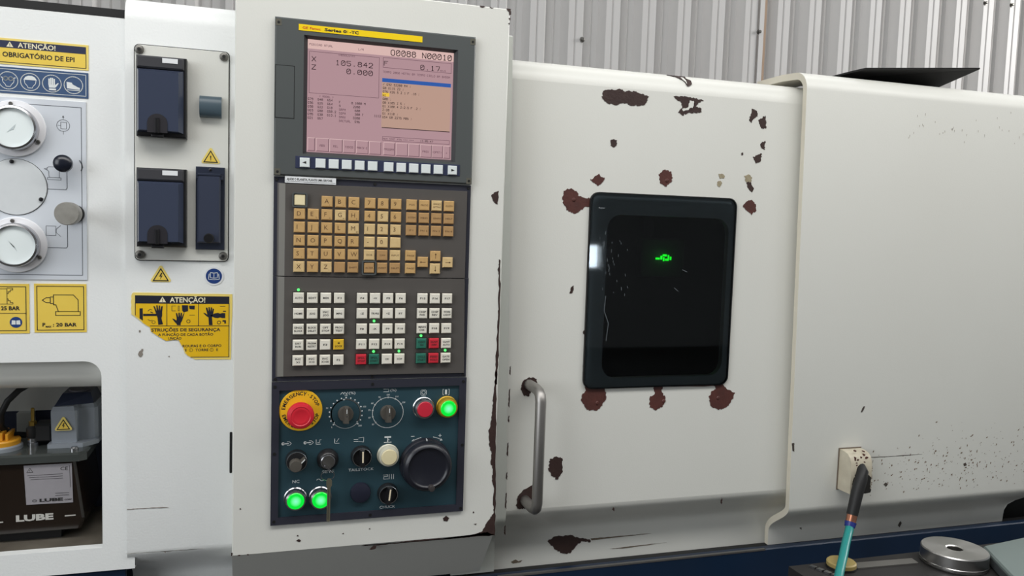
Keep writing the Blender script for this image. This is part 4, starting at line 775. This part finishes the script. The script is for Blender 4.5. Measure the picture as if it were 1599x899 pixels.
MB().lathe(81, -417.5, [(10.8, -8), (10.4, -11), (9.2, -11.6), (9, -10)], 32, False).build('chrome_ring', CHROME, b, True)
MB().lathe(81, -417.5, [(9, -10), (9, -11), (.5, -11.2)], 32).build('lock_barrel', DSTEEL, b)
ky = thing('key_bunch', 'small steel keys hanging from the key switch in front of a green button', 'keys', (82, -20, -502))
MB().rings([[(74.5, -10.8, -420.5), (76, -10.8, -419), (86.5, -10.8, -428.5), (85, -10.8, -430)], [(74.5, -26, -420.5), (76, -26, -419), (86.5, -26, -428.5), (85, -26, -430)]]).build('switch_key', CHROME, ky)
ring = [(79.5+9.5*math.cos(math.radians(a)), -27-3*math.sin(math.radians(a)), -433+8*math.sin(math.radians(a))) for a in range(0, 361, 15)]
MB().tube(ring, .6, 6).build('key_ring', CHROME, ky, True)
bl = [(79, -502), (81.5, -504), (84, -502), (84.2, -452), (86, -449), (86, -442), (83.5, -438.5), (80, -438.5), (78, -442), (78, -449), (79.5, -452)]
MB().prism(bl, -25, -22.8).build('hanging_key', mat('dull_nickel_key', (186, 180, 156), .32, .9), ky)
MB().box(80.6, 81.4, -25.3, -25, -500, -455).build('blade_groove', DSTEEL, ky)
# hand wheel
hw = MB().lathe(229.5, -432, [(40, 3), (40, -2), (39, -4), (37, -6), (38.5, -9), (38, -18), (35, -22), (31, -24), (29, -21.5), (26, -20.5), (.5, -20)], 64).build('hand_wheel', mat('blue_black_hand_wheel', (32, 33, 42), .3), sp, True, 'black round pulse hand wheel')
MB().box(229, 230, -10, -3, -394.5, -391.6).build('index_mark', WHINK, hw)
MB().lathe(234.5, -463, [(4.6, -20), (4.8, -29), (4, -31), (.5, -31.4)], 18).build('crank_pin', mat('dark_pin', (62, 58, 58), .4), hw, True)
# ------------------------------------------------------------------ door jamb strip between pendant and door
js = thing('door_jamb', 'narrow pale cream jamb strip standing between pendant and sliding door', 'machine trim', (358, 90, -664))
prof = [(95, 240), (47, 240), (45, 238)]+s_bottom(45, -545, 60, -664)
tp = thick(prof, 3)
m = MB(); n = len(tp)
def jx(z): return 362+ (15.5*min(1, (240-z)/29) if z > 211 else 15.5)
m.add([(300, y, z) for y, z in tp]+[(jx(z), y, z) for y, z in tp], [(i, (i+1) % n, n+(i+1) % n, n+i) for i in range(n)]+[tuple(range(n-1, -1, -1)), tuple(range(n, 2*n))])
m.build('strip', PAINT_G, js, True)
for z, h in ((-292, 14), (-330, 30), (-375, 10), (-420, 22), (-470, 12), (-505, 26), (-560, 16)):
    MB().prism(ragged([(375.6, z), (377.5, z+2), (377.5, z-h), (375.2, z-h+3)], .5), 44.4, 45).build('paint_chip', PRIMER, js)

# ------------------------------------------------------------------ sliding door
dr = thing('sliding_door', 'cream sliding machine door with dark window, tube handle and many paint chips', 'machine door', (640, 120, -674))
DX0, DX1 = 366, 985
m = MB(); holed(m, DX0, DX1, -540, 176, (546, 782, -318, -36), (25, 25, 25, 25), 60, 10)
m.build('front_sheet', PAINT, dr)
MB().sweepx(r_top(60, 212, 36), DX0, DX1, False).build('rounded_top', PAINT, dr, True)
MB().sweepx(s_bottom(60, -540, 58, -674), DX0, DX1, False).build('joggled_foot', PAINT, dr, True)
MB().add([(DX0, 60, -540), (DX0, 60, 176), (DX0, 84, 176), (DX0, 84, -540)], [(0, 1, 2, 3)]).build('edge_return', PAINT, dr)
gl = MB().prism(rrect(513.2, 792.8, -334, -1, 15), 54, 58.6).build('window_pane', GLASS, dr, label='dark tinted window pane')
m = MB().frame(rrect(512.6, 793.4, -334.6, -.4, 15, 5), rrect(546, 782, -318, -36, 25, 5), 58.8, 59.8)
m.build('window_border', mat('slate_window_border', (226, 234, 240), .5), gl)
MB().frame(rrect(511.6, 794.6, -335.6, .6, 16, 5), rrect(513.4, 792.6, -333.8, -1.2, 15, 5), 55.5, 59.9).build('window_seal', BLACK, gl)
rs = random.Random(3); m = MB()
for i in range(46):
    x = 528+abs(rs.gauss(0, 28)); z = rs.gauss(-108, 26); L = rs.uniform(1, 6); m.line([(x, z), (x+rs.uniform(-.4, .8), z-L)], .45, 53.9)  # pale strokes imitate glow scattered around the reflected window
for a, b in (((690, -128), (700, -132)), ((676, -160), (684, -166)), ((546, -175), (544, -200)), ((544, -200), (553, -222)), ((553, -222), (550, -252))): m.line([a, b], .5, 53.9)
m.build('scratches_and_glare', mat('pale_scratch_glare', (150, 160, 168), .5), gl)
MB().text('Reytec', 527, -27, 2.6, 53.9, 11).build('corner_mark', mat('pale_mark', (170, 176, 182), .5), gl)
chips(DOOR_BROWN, 59.4, PRIMER, dr); chips(DOOR_RED, 59.35, REDPRIM, dr); chips(DOOR_CREAM, 59.0, PAINT, dr); chips(DOOR_PRIMER, 59.3, FADE, dr, 'worn_spot')
for p in DOOR_TOP:      # follows the rounded upper edge
    def ytop(z):
        dz = max(0, min(36, z-176)); return 96-math.sqrt(max(0, 36*36-dz*dz))
    q = ragged([(x, min(z, 210)) for x, z in p], .8); MB().rings([[(x, ytop(z)+.6, z) for x, z in q], [(x, ytop(z)-2.2, z) for x, z in q]]).build('paint_chip', PRIMER, dr)
chips(DOOR_LOW[:1], 117.3, PRIMER, dr); chips(DOOR_LOW[1:], 117.4, GRIME, dr, 'scuff_mark', .4)
def bump(x, z, y=59.3): MB().lathe(x, z, [(3.6, y), (2.6, y-1.2), (.4, y-1.8)], 12).build('rivet_head', REDPRIM, dr, True)
for x, z in ((483, -14), (541, -361), (669, -362), (779, -360), (655, 26)): bump(x, z)
hp = [(415, 60, -325), (415, 22, -325), (415, 9, -327), (415, 1.5, -332), (415, -2, -341), (415, -2, -508), (415, 1.5, -517), (415, 9, -522), (415, 22, -524), (415, 60, -524)]
hd = MB().tube(hp, 8.8, 20).build('tube_handle', STEEL, dr, True, 'brushed steel tube handle', ang=60)

# ------------------------------------------------------------------ tailstock-side cover
rc = thing('tailstock_cover', 'large plain cream cover overlapping the door at the right', 'machine cover', (1350, 90, -662))
prof = [(190, 236), (110, 236)]+r_top(35, 233, 34)[1:]+s_bottom(35, -568, 60, -662)
fine = []
for a, b in zip(prof, prof[1:]):
    k = max(1, int(math.hypot(b[0]-a[0], b[1]-a[1])//12)) if a[1] < -500 else 1
    for i in range(k): fine.append((a[0]+(b[0]-a[0])*i/k, a[1]+(b[1]-a[1])*i/k))
fine.append(prof[-1])
def yfront(z):
    for a, b in zip(fine, fine[1:]):
        if a[1] >= z >= b[1] and a[1] != b[1]: return a[0]+(b[0]-a[0])*(a[1]-z)/(a[1]-b[1])
    return fine[-1][0]
def zmin(x):
    if x <= 1518: return -662
    if x >= 1604: return -566
    return -662+96*math.sqrt(max(0, 1-((1604-x)/86)**2))
def xl(z): return 911+max(0, (198-z))*.02
cols = [None, 1400, 1518, 1519, 1521, 1525, 1531, 1540, 1552, 1568, 1586, 1604, 2000]
grid = []
for x in cols:
    for y, z in fine:
        if x is None: grid.append((xl(z), y, z)); continue
        zm = zmin(x)
        grid.append((x, y, z) if z >= zm else (x, yfront(zm), zm))
n = len(fine)
m = MB().add(grid, [(c*n+i, (c+1)*n+i, (c+1)*n+i+1, c*n+i+1) for c in range(len(cols)-1) for i in range(n-1)])
m.build('shell', PAINT, rc, True)
tk = thick(fine, 12); inner = tk[n:][::-1]
m = MB().add([(xl(z), y, z) for y, z in fine]+[(xl(z)+1, y, z) for y, z in inner]+[(xl(z)+60, y, z) for y, z in inner], [(i, i+1, n+i+1, n+i) for i in range(n-1)]+[(n+i, n+i+1, 2*n+i+1, 2*n+i) for i in range(n-1)])
m.build('edge_flange', mat('yellowed_cream_paint', (222, 216, 200), .4, 0, .3, 12, tint=(190, 180, 160)), rc, True)
chips([slim(p) if i == 1 else p for i, p in enumerate(COVER_MARKS)], 34.4, mat('dark_scuff', (74, 66, 60), .7), rc, 'scuff_mark', .4); chips(COVER_LOW, 94.3, mat('dark_scuff', (74, 66, 60), .7), rc, 'scuff_mark', .4)
rs = random.Random(11); m = MB()
for i in range(420):
    x = min(1560, max(1110, rs.gauss(1310, 130))); z = -520+rs.gauss(0, 42)
    if z < -558 or z > -360: continue
    s = rs.choice((.7, .9, 1.1, 1.4, 2.2)); a = rs.uniform(.5, 1.4)
    m.flat([(x-s*math.cos(a)*1.4, z-s*math.sin(a)*1.2), (x+s*.5, z-s*.4), (x+s*math.cos(a)*1.4, z+s*math.sin(a)*1.2), (x-s*.5, z+s*.5)], 34.7)
for i in range(120):
    x = 1200+rs.uniform(-60, 330); z = 150+rs.gauss(0, 14); m.flat([(x, z), (x+.7, z), (x+.6, z-rs.uniform(2, 7)), (x+.1, z-3)], 34.7) if i % 3 == 0 else None
o = m.build('dirt_specks', mat('brown_speck', (120, 100, 82), .8), rc); o['kind'] = 'stuff'

bs = MB().rings([[(1044, 46, 247), (1305, 40, 269), (1270, 120, 237.5), (1012, 120, 237.5), (1022, 62, 241)], [(1044, 46, 250), (1305, 40, 272), (1270, 120, 240.5), (1012, 120, 240.5), (1022, 62, 244)]]).build('black_sheet', mat('matt_black_sheet', (16, 14, 14), .8))
tag(bs, 'thin matt black sheet lying tilted on top of the right-hand cover', 'sheet')

# ------------------------------------------------------------------ cable outlet and hose
cb = thing('cable_outlet', 'cream cable outlet box smeared with black grease on the right-hand cover', 'cable outlet', (1054, 35, -537))
prof = [(35, -461), (24, -461), (12, -464), (5, -470), (1, -480), (0, -494), (0, -537), (35, -537)]
MB().sweepx(prof, 1031, 1078).build('box', mat('greasy_cream_paint', (208, 200, 180), .45, 0, .4, 40, tint=(150, 136, 116)), cb, True)
rs = random.Random(5)
for i in range(16):
    x = rs.uniform(1040, 1074); z = rs.gauss(-478, 7); MB().prism([(x+rs.uniform(1, 2.6)*math.cos(a), z+rs.uniform(1, 2.2)*math.sin(a)) for a in (0, 1, 2, 3, 4, 5)], 0.2+max(0, (z+494)*.085)**2*.9-.5, 4+max(0, (z+494)*.085)**2).build('rust_spot', REDPRIM, cb)
MB().frame([(1029, -539), (1080, -539), (1080, -459), (1029, -459)], [(1031, -537), (1078, -537), (1078, -461), (1031, -461)], 33.6, 35).build('grime_line', GRIME, cb)
MB().prism(ragged([(1041, -500), (1050, -494), (1062, -495), (1070, -503), (1077.4, -508), (1077.4, -536.5), (1036, -536.5), (1036, -515)], 1.5), -.5, .1).build('grease_smear', mat('black_grease', (30, 27, 25), .5), cb)
hs = thing('air_hose', 'teal hose with black boot and copper fitting hanging from the outlet box', 'hose', (1000, -60, -640))
MB().tube([(1056, 6, -488), (1052, -5, -494), (1045, -10, -508), (1036, -14, -526), (1023, -20, -562), (1021, -21, -568)], [9, 10.5, 11.2, 11, 10.2, 10], 16).build('rubber_boot', RUBBER, hs, True)
MB().tube([(1021.5, -21, -567), (1016, -24, -581)], 9.2, 16).build('copper_fitting', COPPER, hs, True)
MB().tube([(1016.4, -24, -580), (1013, -26, -588)], [10.4, 9.2], 16).build('blue_collar', BLUERING, hs, True)
MB().tube([(1013.4, -26, -586), (1008, -31, -592), (995, -43, -598), (977, -60, -604), (950, -87, -614), (916, -120, -625), (878, -160, -631), (868, -200, -631.6), (880, -270, -631.6), (905, -350, -631.6), (960, -430, -631.6), (1060, -490, -631.6), (1200, -510, -631.6)], 7.6, 14).build('hose', TEALHOSE, hs, True, ang=60)

# ------------------------------------------------------------------ machine bed and dark body
bd = thing('machine_bed', 'dark blue painted machine bed running below the covers', 'machine bed', (500, 400, -1560))
MB().box(330, 2000, 70, 84, -1500, -658, 2).build('bed_front', BLUEBED, bd)
MB().box(330, 2000, 84, 900, -1500, -690).build('bed_core', BLUEBED, bd)
MB().box(330, 2000, 84, 116, -690, -666).build('gap_shade_strip', BLACK, bd)  # black strip painting the shade in the gap below the door
MB().box(-760, 328, 74, 900, -1500, -690, 2).build('bed_left', BLUEBED, bd)
MB().box(-760, -203, 66, 74, -760, -587, 1).build('left_skirt', BLUEBED, bd)
MB().box(375, 905, 69, 75, -660.5, -657.6).build('lit_worn_edge', STEEL, bd)  # bright steel strip paints the highlight along the worn bed edge
for x in (-700, 1850): MB().box(x, x+110, 150, 850, -1560, -1500).build('foot', BLACK, bd)
bo = thing('machining_chamber', 'dark machining chamber behind the sliding door window', 'machine chamber', (600, 700, -656))
MB().box(-760, 2000, 900, 920, -689, 190).build('back_panel', DARKIN, bo)
MB().box(-760, 2000, 130, 900, 190, 205).build('roof_panel', DARKIN, bo)
MB().box(330, 345, 140, 900, -689, 190).build('side_panel', DARKIN, bo)
MB().box(1500, 2000, 128, 140, -689, -480).build('front_panel', DARKIN, bo)
MB().box(1480, 1500, 130, 900, -689, 190).build('inner_wall', DARKIN, bo)
gd = thing('added_green_glow', 'small green lit segments added behind the dark door window', 'display', (785, 330, -200))  # added object in place of a green reflection in the glass
MB().box(735, 835, 306, 330, -158, -78, 2).build('case', mat('dark_grey_case_front', (52, 54, 56), .6), gd)
MB().box(775, 795, 330, 380, -130, 189).build('post', BLACK, gd)
m = MB()
for x, z, a, b in ((768, -119, 9, 2), (779, -117, 4, 6), (784, -112, 9, 2.4), (785, -120, 3, 6), (790, -121, 8, 2.4), (796, -116, 2.6, 8), (801, -118, 3, 5)): m.box(x, x+a, 304, 306, z-b/2-1, z+b/2+1)
m.build('lit_segments', INTLED, gd)
gl_ = bpy.data.lights.new('added_green_fill', 'POINT'); gl_.energy = .012; gl_.color = (.05, 1, .1); gl_.shadow_soft_size = .012  # point light added to spread the green glow
glo = bpy.data.objects.new('added_green_fill', gl_); col.objects.link(glo); glo.location = P(788, 290, -117)

# ------------------------------------------------------------------ lubrication pump in the recess
lp = thing('lubrication_pump', 'oily lubrication pump with dark brown tank and grey motor box in the recess', 'pump', (-370, 170, -551))
tf = [(-486, -430), (-278, -430), (-266.5, -520), (-272, -536), (-492, -538), (-498, -520)]
MB().rings([[(x+3, 240, z) for x, z in tf], [(x, 116, z) for x, z in tf], [(x-(3 if x > -400 else -3), 110, z+(2 if z < -500 else 0)) for x, z in tf]]).build('tank', TANK, lp)
MB().box(-480, -300, 125, 225, -551, -538).build('tank_foot', BLACK, lp)
MB().rings([[(-496, 104, -430), (-272, 104, -430), (-262, 112, -430), (-262, 246, -430), (-496, 246, -430)], [(-496, 104, -420), (-272, 104, -420), (-262, 112, -420), (-262, 246, -420), (-496, 246, -420)], [(-490, 108, -417.5), (-274, 108, -417.5), (-266, 115, -417.5), (-266, 242, -417.5), (-490, 242, -417.5)]]).build('lid', TANKLID, lp)
nm = MB().rings([[(-345, 109.8, -434), (-282, 109.8, -433.8), (-280.7, 109.8, -493.4), (-342.3, 109.8, -492.8)], [(-345, 109, -434), (-282, 109, -433.8), (-280.7, 109, -493.4), (-342.3, 109, -492.8)]]).build('name_plate', mat('satin_silver_label', (196, 192, 198), .3, .5, bump=.8, bscale=45), lp, label='crumpled silver name plate')
m = MB().text('LUBE', -325, -489.5, 4.4, 108.7, 31, bold=.05).text('CORP', -292, -489.5, 2, 108.7, 9.5, bold=.03).text('CE', -297, -443.5, 5, 108.7, 10).line(circ(-331.5, -487.5, 2.6, 12, 1.6), .7, 108.7, True).line([(-341, -444.5), (-333, -444.5), (-337, -438)], .5, 108.7, True).text('!', -337.4, -443.6, 3, 108.7)
for i in range(3): m.line([(-340+i*2, -449-i*3.2), (-294, -449-i*3.2)], .5, 108.7)
for i in range(2): m.line([(-304, -478-i*3.4), (-286, -478-i*3.4)], .6, 108.7)
m.line([(-285, -437), (-284, -470)], .5, 108.7).build('print', INK, nm)
m = MB().text('LUBE', -356, -517, 8.6, 109.4, 49, bold=.05).line([(-291.5, -513.5), (-278, -513.2)], 1.8, 109.4).line([(-392, -517), (-373, -516.5)], 1.8, 109.4); m.build('white_lettering', mat('grey_white_print', (190, 188, 182), .5), lp)
gb = MB().rings([[(-316, 145, -411), (-282, 145, -411), (-281, 148, -411), (-281, 160, -411), (-260, 163, -411), (-256, 170, -411), (-256, 235, -411), (-316, 235, -411)], [(-316, 141, -362), (-284, 141, -362), (-281, 144, -362), (-281, 158, -362), (-260, 160, -362), (-256, 166, -362), (-256, 235, -362), (-318, 235, -362)], [(-314, 146, -356), (-286, 146, -356), (-283, 150, -356), (-283, 162, -356), (-262, 165, -356), (-260, 170, -356), (-260, 232, -356), (-314, 232, -356)]]).build('motor_box', CASTG, lp, label='grey cast motor box')
MB().rings([[(-313, 148, -356.2), (-262, 166, -356.2), (-262, 232, -356.2), (-313, 232, -356.2)], [(-306, 172, -341), (-268, 176, -341), (-268, 228, -341), (-306, 228, -341)]]).build('dark_top', CASTD, gb)
MB().lathez(-287, 195, [(15, -341.2), (15, -339.5), (14, -339)], 24).build('top_disc', mat('grey_disc', (108, 104, 110), .5), gb)
MB().rings([[(-320, 136, -417.6), (-272, 136, -417.6), (-254, 158, -417.6), (-254, 238, -417.6), (-320, 238, -417.6)], [(-320, 136, -411), (-272, 136, -411), (-254, 158, -411), (-254, 238, -411), (-320, 238, -411)]]).build('flange', CASTG, gb)
warning_triangle(-299, -384, 11.5, 140.4, 'bolt', 'small yellow lightning triangle', base=lp, name='warning_triangle')
MB().lathez(-281, 122, [(6, -417.5), (6, -414), (4, -412), (.5, -411.5)], 14).build('screw', CHROME, lp, True)
MB().lathez(-386, 150, [(30, -417.5), (30, -412), (28, -410)], 36).build('filler_seat', CASTG, lp, True)
cpn = MB().lathez(-386, 150, [(27, -410.5), (27.5, -404), (26, -402)], 36).build('filler_cap', ORANGE, lp, True, 'orange-yellow filler cap')
for i in range(5): MB().box(-404+i*7.4, -400+i*7.4, 132, 168, -402.2, -392+(0 if i in (0, 4) else 1.5), .8).build('grip_rib', ORANGE, cpn)
ft = MB().lathez(-344, 158, [(8, -417.5), (8, -412), (6.5, -411.5), (7.4, -410.5), (7.4, -405), (6, -404)], 20).build('outlet_fitting', CHROME, lp, True)
MB().lathez(-344, 158, [(7, -405), (9, -402), (9, -390), (6, -386)], 18).build('valve_body', RUBBER, ft, True)
MB().lathez(-344, 158, [(5.6, -387), (5.6, -380), (4.5, -379)], 6).build('brass_nut', BRASS, ft)
MB().lathez(-344, 158, [(2.6, -380), (2.6, -360), (1.5, -359)], 10).build('pipe_stub', BRASS, ft)
MB().box(-340, -318, 150, 185, -410, -384, 2).build('valve_block', RUBBER, ft)
MB().tube([(-346, 170, -322), (-360, 152, -330), (-374, 146, -345), (-383, 146, -364), (-384, 150, -384), (-376, 165, -400), (-356, 172, -404)], 4.6, 12).build('black_cable', RUBBER, lp, True, ang=60)
MB().box(-364, -342, 150, 190, -327, -319, 1).build('cable_clamp', BLACK, lp)

# ------------------------------------------------------------------ bench with parts in front of the machine
wbn = thing('work_bench', 'black topped work bench in the lower right corner', 'bench', (1260, -330, -1560))
MB().box(872, 1700, -700, -45, -662, -640, 2).build('bench_top', BENCH, wbn)
for x in (890, 1650):
    for y in (-680, -100): MB().box(x, x+36, y, y+36, -1560, -662).build('leg', DSTEEL, wbn)
MB().box(926, 1650, -90, -70, -1300, -1260).build('rail', DSTEEL, wbn)
ad = thing('machined_ring', 'shiny turned aluminium ring with a centre bore lying on the bench', 'machined part', (1177, -104, -640))
n = 64
def ringz(r, z): return [(1177+r*math.cos(2*math.pi*i/n), -104+r*math.sin(2*math.pi*i/n), z) for i in range(n)]
MB().rings([ringz(13, -639.8), ringz(53, -639.8), ringz(55, -637), ringz(55, -613), ringz(53.5, -611), ringz(14.5, -611), ringz(13, -612.5), ringz(13, -639.8)], False).build('ring', ALU_T, ad, True)
MB().rings([ringz(55.2, -636), ringz(56, -635), ringz(56, -632), ringz(55.2, -631)], False).build('rim_band', ALU, ad, True)
gb2 = thing('grey_case', 'grey-green flat case at the bottom right corner of the bench', 'case', (1290, -250, -640))
c0 = Vector((1248, -100)); u = Vector((.99, .14)); v = Vector((-.49, -.87))
def cp4(i, z): return [(*(c0+u*i+v*i), z), (*(c0+u*(240-i)+v*i), z), (*(c0+u*(240-i)+v*(300-i)), z), (*(c0+u*i+v*(300-i)), z)]
MB().rings([cp4(3, -639.8), cp4(0, -636), cp4(0, -622)]).build('case_bottom', mat('dark_grey_case', (66, 70, 72), .5), gb2)
MB().rings([cp4(0, -622), cp4(0, -618), cp4(3, -615)]).build('case_lid', GREYBOX, gb2)
cpy = thing('round_cap', 'dull yellow round cap on the bench beside the teal hose', 'cap', (965, -68, -640))
MB().lathez(962, -70, [(24, -639.8), (25, -637), (25, -630), (23, -628), (.5, -627.6)], 32).build('cap_body', CAPY, cpy, True)
MB().lathez(962, -70, [(26, -639.8), (26, -636)], 32).build('dark_rim', RUBBER, cpy)
rl = MB().rings([[(984, -86, -639.8), (1110, -92, -639.8), (1114, -72, -639.8), (984, -64, -639.8)], [(984, -86, -637), (1110, -92, -637), (1114, -72, -637), (984, -64, -637)]]).build('steel_strip', STEEL)
tag(rl, 'flat steel strip lying on the bench between cap and turned ring', 'steel bar')
ch = thing('chain_piece', 'short bright metal chain piece at the left end of the bench', 'chain', (915, -80, -640))
for i in range(5): MB().rings([[(908+i*5-4, -58-i*13, -639.8), (908+i*5+4, -56-i*13, -639.8), (908+i*5+8, -66-i*13, -639.8), (908+i*5, -68-i*13, -639.8)], [(908+i*5-4, -58-i*13, -636), (908+i*5+4, -56-i*13, -636), (908+i*5+8, -66-i*13, -636), (908+i*5, -68-i*13, -636)]]).build('link', CHROME, ch)
